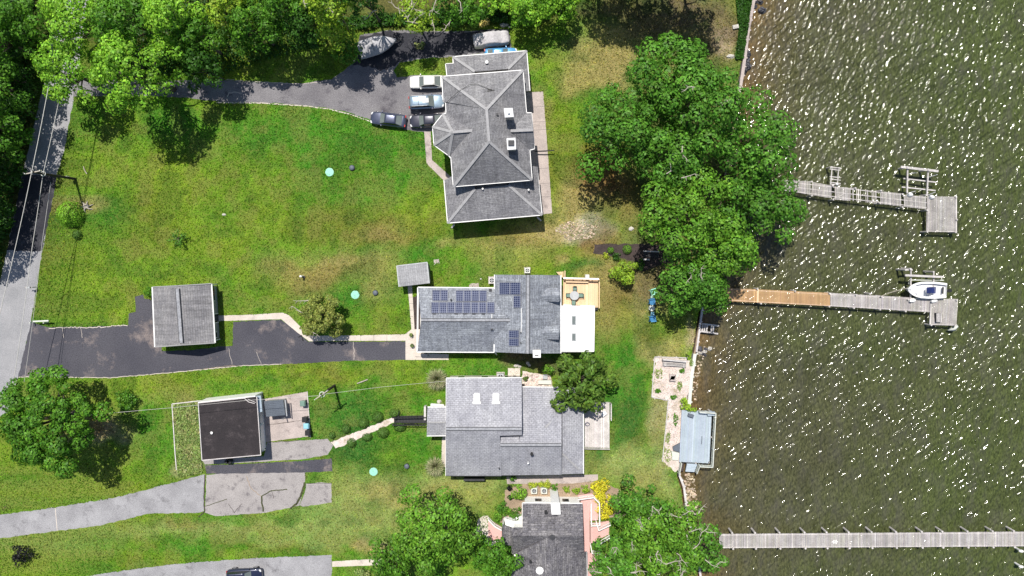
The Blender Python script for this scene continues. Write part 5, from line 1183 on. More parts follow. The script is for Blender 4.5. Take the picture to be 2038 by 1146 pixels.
for y, wd in ((1097,'just below the pier'),(1128,'near the bottom right corner')):
    p = G(2033,y,.3); o = MB().disc((p.x,p.y,0), .14, -3, .2, 10).dome((p.x,p.y,.2), .34, .2, .3, 10, 4).build('capped_piling', 'white'); tag(o, 'white capped piling at the right edge '+wd, 'piling')
# collapsed steps at the bulkhead
cs = thing('wooden_steps', G(1413,652,-.3), 'collapsed grey wooden steps lying in the water by the bulkhead', 'steps')
m = MB(); m.bar(G(1397,644,-.2), G(1431,648.5,-.5), .22, .12); m.bar(G(1395,659,-.2), G(1429,664,-.6), .22, .12); m.build('stringer', 'oldwood', cs)
m = MB()
for k in range(6): 
    if k != 3: m.bar(G(1399+4.4*k,645+.6*k,-.25), G(1397+4.4*k,660+.6*k,-.3), .2, .05)
m.build('tread', 'oldwood', cs)
# blue deck at the water
bd = thing('waterside_deck', G(1385,872,.4), 'pale blue painted deck with white railing over the water and stairs', 'deck')
BQ = [(1357,816),(1417,818),(1412,922),(1352,919)]
m = MB(); P = px(*BQ, h=.5); planks(m, [P[0],P[1],P[2],P[3]], .5, 30, wear=.06, gap=.004); m.build('decking', 'bluepaint', bd)
m = MB(); m.prism(inset(P, .3), -.3, .4); m.build('frame', 'oldwood', bd)
piles(bd, [(1415,820),(1415,870),(1411,920),(1385,921)], .5, .14)
rail(bd, [(1388,815.5),(1419,818),(1413,923.5),(1388,922.5)], .5, 'offwhite'); 
steps(bd, (1366,921),(1386,922),(1364,938),(1382,939), .5, 5, 'bluepaint'); rail(bd, [(1388,921),(1384,939)], [.5,-.1], 'offwhite'); rail(bd, [(1352,917),(1349,940)], [.5,.0], 'offwhite')
MB().box(G(1414,822,.5), 1.0, .5, .5).build('corner_box', 'bluepaint', bd); MB().box(G(1374,826,.5), .8, .4, .4, -.3).build('planter', 'slate', bd)
MB().prism(px((1339,890),(1354,882),(1353,900),(1340,896), h=.4), 0, .4).build('step', 'slate', bd); MB().prism(px((1337,898),(1351,901),(1350,916),(1338,915), h=.3), 0, .3).build('step', 'offwhite', bd)
MB().prism(px((1353,921),(1362,921),(1360,938),(1351,938), h=-.3), -.6, -.3).build('stair_well', 'mulch', bd)
m = MB(); m.bar(G(1397,868,.53), G(1396,884,.53), .1, .02); m.build('stain', 'slate', bd)
# fire pit patio furniture and edging
fb = thing('bench', G(1344,722,0), 'long weathered bench at the top of the stone patio', 'bench')
P = px((1319,717),(1366,721),(1365.5,731),(1319,728), h=.45)
m = MB(); planks(m, [P[0],P[3],P[2],P[1]], .45, 4); m.build('seat', 'oldwood', fb)
for x, y in ((1323,724),(1360,727)): MB().box(G(x,y,0), .3, .5, .4).build('leg', 'oldwood', fb)
P = px((1319,714),(1367,718),(1366,721.5),(1319,717), h=.9); MB().prism(P, .5, .9).build('backrest', 'oldwood', fb)
fp = thing('fire_pit', G(1339,752,0), 'square stone fire pit with red bed on the pebble patio', 'fire pit')
P = px((1333,745),(1345.5,745.5),(1345,759),(1332.5,758), h=.4); I = inset(P, .22)
m = MB()
for i in range(4): j = (i+1)%4; m.prism([P[i], P[j], I[j], I[i]], 0, .4)
m.build('stone_rim', 'pinkconcrete', fp); MB().prism(I, 0, .35).build('fire_bed', 'brickred', fp)
def edging(pts, label, mat='oldwood', w=.13, hh=.12):
    m = MB(); P = [G(*p) for p in pts]
    for a, b in zip(P, P[1:]): m.bar(a+Vector((0,0,hh/2)), b+Vector((0,0,hh/2)), w, hh)
    return tag(m.build('timber_edging', mat), label, 'edging')
edging([(1368,712),(1340,711),(1303,710),(1297,790),(1330,796),(1325,850),(1318,918)], 'thin timber edging around the pebble patio and stone strip')
edging([(488,791),(396,797.5),(343,803.5),(349,900),(352,935)], 'thin timber edging around the overgrown yard west of the tar roof', 'greydeck')
edging([(612,778.5),(615,820),(618,870)], 'timber edge on the east side of the bin pad', 'greydeck', .08)
p = G(1365,705,.0); m = MB(); m.disc((p.x,p.y,0), .06, 0, 1.6, 8); m.dome((p.x,p.y,1.6), .1,.1,.1,8,3); tag(m.build('bulkhead_post', 'black'), 'thin dark post at the end of the patio bulkhead', 'post')
# ------------------------------------------------------------- sunroom deck and its furniture
dk = thing('house_deck', G(1155,578,.5), 'fresh pine deck joined to the white roofed sunroom', 'deck')
m = MB(); q = [(1121,552),(1191,554),(1191,612),(1120,608)]; P = px(*q, h=.6); planks(m, [P[0],P[1],P[2],P[3]], .6, 34, wear=.07, gap=.006); 
q = px((1107,541),(1122,540),(1122,552),(1117,552), h=.6); planks(m, q, .58, 8, wear=.07, gap=.006); m.build('decking', 'deckwood', dk)
m = MB(); m.prism(inset(px((1121,552),(1191,554),(1191,612),(1120,608), h=.6), .15), 0, .53); m.build('skirt', 'deckwood', dk)
rail(dk, [(1121,553.5),(1191,555.5)], .6, 'deckwood'); rail(dk, [(1191,555.5),(1191,612)], .6, 'deckwood', sp=.3, hgt=.5); rail(dk, [(1123,539),(1123,553)], .6, 'deckwood')
m = MB(); m.bar(G(1121,553,1.58), G(1192,555,1.58), .2, .05); m.build('rail_cap', 'white', dk)
P = px((1126,557.5),(1171,558.5),(1171,563),(1126,562), h=1.0); MB().prism(P, .62, 1.0).build('bench_seat', 'deckwood', dk)
p = G(1169,549.5,1.4); MB().box(p-Vector((0,0,1.4)), .5, .4, 1.5).build('meter_post', 'white', dk)
MB().prism(px((1183,612),(1190,612),(1190,617),(1183,617), h=.5), 0, .5).build('step', 'black', dk)
MB().prism(px((1121.5,606),(1183,608),(1183,611),(1121,609), h=.72), .62, .72).build('edge_board', 'white', dk)
tb = thing('patio_table', G(1142.5,587.5,.6), 'round glass topped patio table in the middle of the pine deck', 'table')
c = tb.location; MB().disc((c.x,c.y,0), .62, c.z+.70, c.z+.74, 24).build('table_top', 'metal', tb)
m = MB(); m.disc((c.x,c.y,0), .63, c.z+.66, c.z+.70, 24).disc((c.x,c.y,0), .05, c.z+.02, c.z+.66, 8).disc((c.x,c.y,0), .3, c.z, c.z+.04, 12); m.build('table_base', 'metal', tb)
def patio_chair(x, y, rz, label, z=.6, mat='greenbox', fm='dark', name='patio_chair'):
    t = thing(name, (0,0,0), label, 'chair', 'chairs around the patio table' if name == 'patio_chair' else None)
    MB().box((0,0,.42), .5, .5, .04).build('seat', mat, t)
    m = MB().slab([Vector((-.25,-.22,.46)), Vector((-.25,.22,.46)), Vector((-.38,.22,.95)), Vector((-.38,-.22,.95))], .03); m.build('backrest', mat, t)
    for sx in (-1, 1):
        for sy in (-1, 1): MB().path([(sx*.22, sy*.25, .42), (sx*.27, sy*.27, 0)], .022, 6).build('leg', fm, t)
    for sy in (-1, 1): MB().path([(-.3, sy*.27, .66), (.22, sy*.28, .64), (.24, sy*.27, .42)], .022, 6).build('armrest', fm, t)
    p = G(x, y, z); t.location = p; t.rotation_euler = (0,0,rz); return t
patio_chair(1130.5,587,0, 'grey green patio chair on the house side of the round table'); patio_chair(1155.5,587,math.pi, 'grey green patio chair on the river side of the round table')
patio_chair(1143.5,574,-math.pi/2, 'grey green patio chair at the railing side of the round table'); patio_chair(1141,601,math.pi/2, 'grey green patio chair on the sunroom side of the round table')
# lawn chairs facing the river
def adirondack(x, y, mat, label, rz=0.0):
    t = thing('lawn_chair', (0,0,0), label, 'chair', 'lawn chairs facing the river')
    m = MB()
    for k in range(5): m.slab([Vector((.38-.15*k+dx, dy, .38-.035*k)) for dx, dy in ((0,-.3),(.0,.3),(-.13,.3),(-.13,-.3))], .025)
    m.build('seat', mat, t); m = MB()
    for k in range(5):
        y0 = -.3+.124*k; hh = 1.0-.05*abs(k-2); m.slab([Vector((-.33,y0,.25)), Vector((-.33,y0+.11,.25)), Vector((-.62,y0+.12-.005*(k-2),hh)), Vector((-.62,y0-.01,hh))], .03)
    m.build('backrest', mat, t)
    for s in (-1, 1):
        MB().box((.02,s*.37,.55), .75, .14, .03).build('armrest', mat, t); MB().box((.34,s*.36,0), .09, .04, .55).build('leg', mat, t); MB().bar((-.62,s*.33,.03),(.36,s*.33,.33), .03, .12).build('leg', mat, t)
    p = G(x, y, .4); t.location = (p.x, p.y, 0); t.rotation_euler = (0,0,rz); return t
adirondack(1299,600,'bluepl','deep blue lawn chair between the mint stool and the pale round table', .05)
adirondack(1300,634,'bluepl','bright blue lawn chair, lowest of the row beside the big shore tree', .1)
adirondack(1302,580,'mint','mint green lawn chair half under the branches at the top of the row', .3)
def side_table(x, y, mat, label, round_=False):
    t = thing('side_table', (0,0,0), label, 'table')
    (MB().disc((0,0,0), .42, .42, .46, 20) if round_ else MB().box((0,0,.42), .5, .46, .04)).build('table_top', mat, t)
    for a in (.8, 2.4, 3.9, 5.5): MB().path([(.22*math.cos(a),.22*math.sin(a),.42),(.27*math.cos(a),.27*math.sin(a),0)], .03, 6).build('leg', mat, t)
    p = G(x, y, .4); t.location = (p.x, p.y, 0)
side_table(1298.5,589.5,'paleg','mint square side table above the deep blue lawn chair'); side_table(1298.5,624,'ltblue','light blue square side table above the bright blue lawn chair'); side_table(1297,613,'offwhite','pale round table between two blue lawn chairs', True)
sb = thing('garden_bench', G(1295,506,0), 'dark wooden garden bench on the mulch under the shore trees', 'bench')
P = px((1281,502),(1312,503),(1311,513),(1280,512), h=.5); m = MB(); planks(m, [P[0],P[3],P[2],P[1]], .5, 5); m.build('seat', 'dark', sb)
MB().prism(px((1281,498.5),(1312,499.5),(1312,502),(1281,501), h=.95), .5, .95).build('backrest', 'oldwood', sb); MB().prism(px((1279.5,514.5),(1293,515),(1293,518),(1279.5,518), h=.5), .3, .5).build('front_board', 'greydeck', sb)
for x, y in ((1283,505),(1309,506)): MB().box(G(x,y,0), .12, .6, .48).build('leg', 'dark', sb)
# ------------------------------------------------------------- air conditioners
def ac(x, y, w, label, z=0.0, mat='offwhite', s=1.0):
    p = G(x, y, .8); t = thing('air_conditioner', (p.x, p.y, z), label, 'air conditioner')
    MB().box((p.x,p.y,z), w, w, .8).build('casing', mat, t); MB().disc((p.x,p.y,0), w*.36, z+.8, z+.83, 20).build('fan_grille', 'black', t)
    m = MB(); 
    for k in range(4): a = k*1.57; m.box((p.x+w*.18*math.cos(a), p.y+w*.18*math.sin(a), z+.83), w*.28, w*.12, .02, a)
    m.build('fan_blade', 'metal', t); MB().box((p.x,p.y,z-.02), w*1.25, w*1.25, .06).build('pad', 'pinkconcrete', t)
ac(1049.5,538,.72,'small white air conditioner north of the solar panelled house'); ac(979,558,.85,'air conditioner tucked into the notch of the solar panelled house', mat='greydeck')
ac(1063,977,.82,'left of the two cream air conditioners above the pink house'); ac(1083,977,.82,'right of the two cream air conditioners above the pink house')
ac(996,750,.9,'air conditioner half under the north eave of the white skylight house', mat='metal')
p = G(1023,746,.1); t = thing('grill', (p.x,p.y,0), 'round black grill on a concrete pad at the north eave of the skylight house', 'grill')
MB().box((p.x,p.y+.15,0.0), 1.7, 1.6, .08).build('pad', 'concrete', t); MB().dome((p.x+.1,p.y-.35,.75), .4,.4,.22,14,5).disc((p.x+.1,p.y-.35,0), .3, .5, .75, 14, .4).build('lid', 'black', t)
for a in (0, 2.1, 4.2): MB().path([(p.x+.1+.2*math.cos(a),p.y-.35+.2*math.sin(a),.55),(p.x+.1+.35*math.cos(a),p.y-.35+.35*math.sin(a),.08)], .025, 5).build('leg', 'metal', t)
o = MB(); o.prism(px((1072,757),(1097,757),(1097,765),(1071,764), h=.5), 0, .5); tag(o.build('storage_bench', 'offwhite'), 'white storage bench on the stone yard under the drooping tree', 'bench')
p = G(1085,750,.4); o = MB().box((p.x,p.y,0), .65, .6, .45).box((p.x,p.y,.45), .5, .45, .03); tag(o.build('utility_box', 'metal'), 'small grey utility box above the white storage bench', 'box')
# ------------------------------------------------------------- deck behind the skylight house
d4 = thing('back_deck', G(1188,860,.4), 'greyed plank deck on the river side of the skylight house', 'deck')
m = MB(); q = px((1162,800),(1214,800),(1214,893),(1162,891), h=.5); planks(m, q, .5, 24, wear=.14); m.build('decking', 'greydeck', d4); MB().prism(inset(q, .15), 0, .44).build('frame', 'oldwood', d4)
rail(d4, [(1214,800),(1214,832)], .5, 'greydeck'); MB().bar(G(1163,893,.5), G(1214,894,.5), .08, .2).build('fascia', 'oldwood', d4)
p = G(1202,823,.9); o = MB().box(p-Vector((0,0,.4)), .7, .6, .45, .7); tag(o.build('cushion_box', 'white'), 'white tilted box on the greyed deck under the drooping tree', 'box')
p = G(1169,844,.7); m = MB(); m.path([p+Vector((.3*math.cos(a),.22*math.sin(a),0)) for a in [i*.63 for i in range(11)]], .04, 5); tag(m.build('hose_coil', 'navyhull'), 'coiled dark hose by the house wall on the greyed deck', 'hose')
# ramp
rp = thing('footbridge', G(816,835,0), 'black metal footbridge ramp leading from the gravel path to the entry', 'ramp')
P = px((784,828),(849,827),(849,842),(784,841), h=.35); MB().prism(P, .2, .32).build('deck', 'dark', rp)
m = MB()
for k in range(22): a = P[0].lerp(P[1], (k+.5)/22); b = P[3].lerp(P[2], (k+.5)/22); m.bar(Vector((a.x,a.y,.34)), Vector((b.x,b.y,.34)), .1, .03)
m.build('slat', 'black', rp); rail(rp, [(784,828),(849,827)], .3, 'black', sp=.4, hgt=.8); rail(rp, [(784,842),(849,842.5)], .3, 'black', sp=.4, hgt=.8)
m = MB(); m.path([G(785,843,0), G(792,826,1.2), G(795,818,1.4)], .05, 6); m.path([G(785,843,.3), G(802,843.5,.3), G(825,843,.3)], .04, 6); m.build('hand_rail', 'black', rp)
# ------------------------------------------------------------- bins
def bin_(x, y, mat, label, wh=True):
    p = G(x, y, 1.0); t = thing('wheelie_bin', (p.x,p.y,0), label, 'bin')
    MB().loft([[Vector((p.x+a*w, p.y+b*w, z)) for a, b in ((-1,-1.1),(1,-1.1),(1,1.1),(-1,1.1))] for w, z in ((.24,.08),(.32,1.0))]).build('body', mat, t)
    MB().loft([[Vector((p.x+a*w, p.y+b*w, z)) for a, b in ((-1,-1.1),(1,-1.1),(1,1.1),(-1,1.1))] for w, z in ((.35,1.0),(.35,1.05),(.26,1.12))]).build('lid', mat, t)
    MB().path([(p.x+.33,p.y-.3,1.02),(p.x+.42,p.y-.3,1.0),(p.x+.42,p.y+.3,1.0),(p.x+.33,p.y+.3,1.02)], .025, 5).build('handle', mat, t)
    for s in (-1, 1): MB().path([(p.x+.24,p.y+s*.3,.12),(p.x+.24,p.y+s*.22,.12)], .12, 12).build('wheel', 'tire', t)
bin_(602,803,'greenbox','grey green bin standing alone on the concrete pad'); bin_(606,835,'black','upper black bin, directly above the pale blue bin'); bin_(609,848,'ltblue','pale blue bin between two black bins'); bin_(612,861.5,'black','lower black bin, directly below the pale blue bin')
# ------------------------------------------------------------- septic lids and vents in the grass
for x, y, l in ((656,342.5,'on the wide lawn left of the turret'),(707,586.5,'left of the garden shed'),(743.5,938.5,'on the lawn left of the skylight house')):
    p = G(x,y); t = thing('manhole', (p.x,p.y,0), 'mint green round septic lid '+l, 'manhole'); MB().disc(p, .56, -.05, .1, 24).build('lid', 'mint', t); MB().disc(p, .6, -.05, .05, 24).build('rim', 'paleg', t)
for x, y, l in ((701,334,'on the wide lawn left of the turret'),(747.5,582.5,'beside the shed lawn lid'),(810,927,'left of the skylight house')):
    p = G(x,y); t = thing('septic_vent', (p.x,p.y,0), 'round black vent cap '+l, 'vent'); MB().disc(p, .38, -.05, .22, 18).build('collar', 'black', t); MB().dome(p+Vector((0,0,.22)), .36,.36,.2,16,5).build('cap', 'slate', t)
# ------------------------------------------------------------- small yard things
def simple(name, m, mat, label, cat): return tag(m.build(name, mat), label, cat)
p = G(604,549); t = thing('yard_pump', (p.x,p.y,0), 'short white standpipe with dark foot on the brown patch of lawn', 'standpipe'); MB().path([(p.x,p.y,0),(p.x-.05,p.y+.02,.95)], .09, 8).box((p.x-.05,p.y,.9), .28, .22, .25).build('pipe', 'white', t); MB().box((p.x+.1,p.y-.15,0), .35, .25, .2).build('foot', 'black', t)
p = G(446,427); simple('stone', MB().dome(p, .3,.18,.15,9,3,.15), 'palerock', 'small white stone alone in the middle of the big lawn', 'stone')
p = G(869,521); m = MB(); m.prism(px((863,517),(873,515),(875,524),(869,523),(864,527), h=.05), 0, .06); simple('paving_slab', m, 'pinkconcrete', 'broken pale paving slab on the grass near the garden shed', 'slab')
m = MB(); m.prism(px((934,564),(953,563),(953,573),(934,573), h=.03), 0, .05); simple('splash_slab', m, 'pinkconcrete', 'pinkish slab at the north eave of the solar panelled house', 'slab')
p = G(957,555); simple('stone', MB().dome(p, .14,.14,.12,8,3,.1), 'palerock', 'tiny white stone north of the solar panels', 'stone')
p = G(1256,455); simple('stone', MB().dome(p, .42,.3,.2,9,3,.2), 'palerock', 'pale stone in the dry grass at the edge of the shore trees', 'stone')
p = G(1463,54); simple('stone', MB().box(p, .8, .5, .3, .2).dome(p+Vector((0,0,.3)), .36,.22,.05,8,2), 'palerock', 'pale block on bare ground beside the ivy', 'stone')
p = G(1454,112); simple('stone', MB().dome(p, .6,.28,.22,9,3,.2), 'palerock', 'long pale stone below the sandy patch near the ivy', 'stone')
for k, (x, y) in enumerate(((874,799),)): simple('stone', MB().dome(G(x,y), .38,.3,.3,9,3,.15), 'palerock', 'white rock above the small entry roof', 'stone')
for x, y, s in ((1001,50,.45),(1008,49,.3),(1014,54,.22)):
    simple('stone', MB().dome(G(x,y), s,s*.7,s*.6,9,3,.2), 'palerock', {1001:'largest white rock near the straw heap',1008:'middle white rock near the straw heap',1014:'smallest white rock near the straw heap'}[x], 'stone')
for k, (x, y) in enumerate(((1026,728),(1030,727),(1034,729),(1050,722),(1053,726))): o = simple('stone', MB().dome(G(x,y), .28,.22,.18,8,3,.2), 'palerock', 'pale edging stone between the two neighbouring houses', 'stone'); o['group'] = 'stones between the houses'
rr = random.Random(4)
for k in range(16):
    x, y = (1505+rr.uniform(-6,14), 12+rr.uniform(-14,12)) if k < 7 else (1487+rr.uniform(-5,4)-(k-7)*.3, 105+(k-7)*5+rr.uniform(-2,2))
    p = G(x,y,-.6); s = rr.uniform(.3,.7); o = simple('rock', MB().dome((p.x,p.y,-1.2), s,s*.8,.5+s*.4,9,4,.2), 'rock', 'dark wet rock in the water along the upper bulkhead', 'rock'); o['group'] = 'rocks along the upper bulkhead'
for k in range(9):
    x, y = 1404+rr.uniform(-12,10), 700+rr.uniform(-9,9); p = G(x,y,-.6); s = rr.uniform(.25,.6); o = simple('rock', MB().dome((p.x,p.y,-1.15), s,s*.8,.4+s*.3,9,4,.22), 'palerock' if k < 4 else 'rock', 'rock in the shallows below the patio bulkhead', 'rock'); o['group'] = 'rocks below the patio bulkhead'
for k in range(14):
    x, y = 1440+rr.uniform(-20,30), 512+rr.uniform(-18,14); p = G(x,y,-.5); s = rr.uniform(.35,.8); o = simple('rock', MB().dome((p.x,p.y,-1.15), s,s*.8,.5+s*.3,9,4,.22), 'rock', 'dark rock at the waterline under the shore trees', 'rock'); o['group'] = 'rocks under the shore trees'
# mailbox, gate bar, stump, logs
p = G(74,571); t = thing('mailbox', (p.x,p.y,0), 'mailbox on a post beside the road above the driveway mouth', 'mailbox')
MB().box((p.x,p.y,0), .11, .11, 1.05).build('post', 'oldwood', t); MB().box((p.x-.45,p.y,1.05), .9, .12, .06).build('arm', 'palewood', t); MB().box((p.x-.35,p.y,1.1), .5, .22, .24).build('box', 'metal', t)
t = thing('bar_fence', G(82,640,0), 'short white rail fence at the driveway mouth', 'fence')
for x in (69, 96): MB().box(G(x,641,0), .14, .14, 1.0).build('post', 'offwhite', t)
MB().bar(G(66,639.5,1.0), G(97,638,1.0), .2, .14).build('rail', 'offwhite', t)
p = G(172,411); t = thing('stump', (p.x,p.y,0), 'grey uprooted tree stump with splayed roots near the round bush', 'stump'); MB().dome(p, .42,.38,.4,10,4,.15).build('bole', 'palewood', t)
m = MB()
for a in (.2, 1.2, 2.0, 3.3, 4.4, 5.6): m.path([p+Vector((0,0,.25)), p+Vector((.6*math.cos(a),.5*math.sin(a),.2)), p+Vector((1.1*math.cos(a+.2),.8*math.sin(a+.2),.05))], [.14,.1,.03], 6)
m.build('root', 'palewood', t)
m = MB(); m.path([G(166,331,.06), G(168,338,.1), G(173,346,.06)], .07, 6); simple('bent_branch', m, 'palewood', 'curved pale dead branch on the grass right of the road pole', 'branch')
m = MB(); m.path([G(711,763,.1), G(722,759,.14), G(732,755,.1)], .09, 6); simple('fallen_branch', m, 'palewood', 'pale fallen branch on the grass between garage and skylight house', 'branch')
m = MB(); m.path([G(594,671,.03), G(600,667,.06), G(603,678,.05)], .07, 6); simple('twig', m, 'black', 'dark forked twig on the asphalt below the small olive tree', 'twig')
for x, y, l in ((818.5,666,'upper potted plant on the walk west of the solar house'),(820.5,687,'lower potted plant on the walk west of the solar house')):
    p = G(x,y,.3); t = thing('potted_plant', (p.x,p.y,0), l, 'plant'); MB().disc(p, .17, .02, .35, 12, .24).build('pot', 'dark', t)
    rng = np.random.default_rng(int(y)); d = rng.normal(size=(90,3)); d /= np.linalg.norm(d,axis=1,keepdims=True); leaves_mesh('foliage', np.array([p.x,p.y,.55])+d*.26, d, np.full(90,.16), colours(rng,'weed',np.zeros(90,int),90), t)
# ------------------------------------------------------------- utility poles and wires
HP = 8.6
def upole(base, hgt, label, arm, cyl=True):
    b = G(*base); t = thing('utility_pole', (b.x,b.y,0), label, 'utility pole')
    MB().path([b+Vector((0,0,-.2)), b+Vector((0,0,hgt))], [.19,.13], 10).build('pole', 'pole', t)
    a = R_(arm); v = Vector((math.cos(a), math.sin(a), 0)); T = b+Vector((0,0,hgt-.25))
    m = MB(); m.bar(T-v*1.1, T+v*1.1, .12, .12); m.build('crossarm', 'palewood', t)
    for k in (-1, 0, 1): MB().disc(T+v*k, .06, T.z+.05, T.z+.3, 8).build('insulator', 'offwhite', t)
    return t, b, T, v
t, b1, T1, v1 = upole((150,356), 8.4, 'dark utility pole leaning over the road with power lines on top', 12)
q = b1+Vector((0,0,6.4)); m = MB(); m.path([q+Vector((.3*math.cos(a),.3*math.sin(a),0)) for a in [i*.63 for i in range(11)]], .05, 5); m.build('cable_ring', 'offwhite', t)
MB().disc((b1.x-.3,b1.y+.1,0), .17, .9, 1.5, 10).build('meter', 'offwhite', t)
t, b2, T2, v2 = upole((666,767), 6.6, 'dark utility pole on the grass above the bin pad', 35)
q = T2-Vector((0,0,.3)); m = MB(); m.path([q+Vector((.35*math.cos(a),.35*math.sin(a),0)) for a in [i*.63 for i in range(11)]], .06, 5); m.build('cable_ring', 'offwhite', t)
def wire(pts, label, r=.028, mat='ivorywire'):
    P = []
    for a, b in zip(pts, pts[1:]):
        n = 14; L = (b-a).length
        for k in range(n): u = k/n; P.append(a.lerp(b, u)-Vector((0,0,.0035*L*4*u*(1-u)*L*.12)))
    P.append(pts[-1]); m = MB(); m.path(P, r, 5); return tag(m.build('power_line', mat), label, 'power line')
zt = 8.4
wire([G(135,-60,zt), G(62.5,344,zt), G(5,600,zt), G(-40,800,zt)], 'outer power line above the road, farther from the lawn', .045)
wire([G(165,-60,6.6), G(85,349,6.6), G(63,498,6.6), G(20,800,6.6)], 'middle power line above the road through the ring on the pole', .04)
wire([G(101,362,5.4), G(84,480,5.4), G(48,760,5.4)], 'thin inner power line closest to the lawn', .025)
wire([G(639,787,6.4), G(488,797,6.4), G(345,811,6.4), G(165,827,6.4)], 'pale service wire over the tar roof running left to the road tree', .021)
wire([G(640,785,6.4), G(760,770,5.2), G(889,758,3.6)], 'pale service wire from the yard pole to the skylight house', .018)
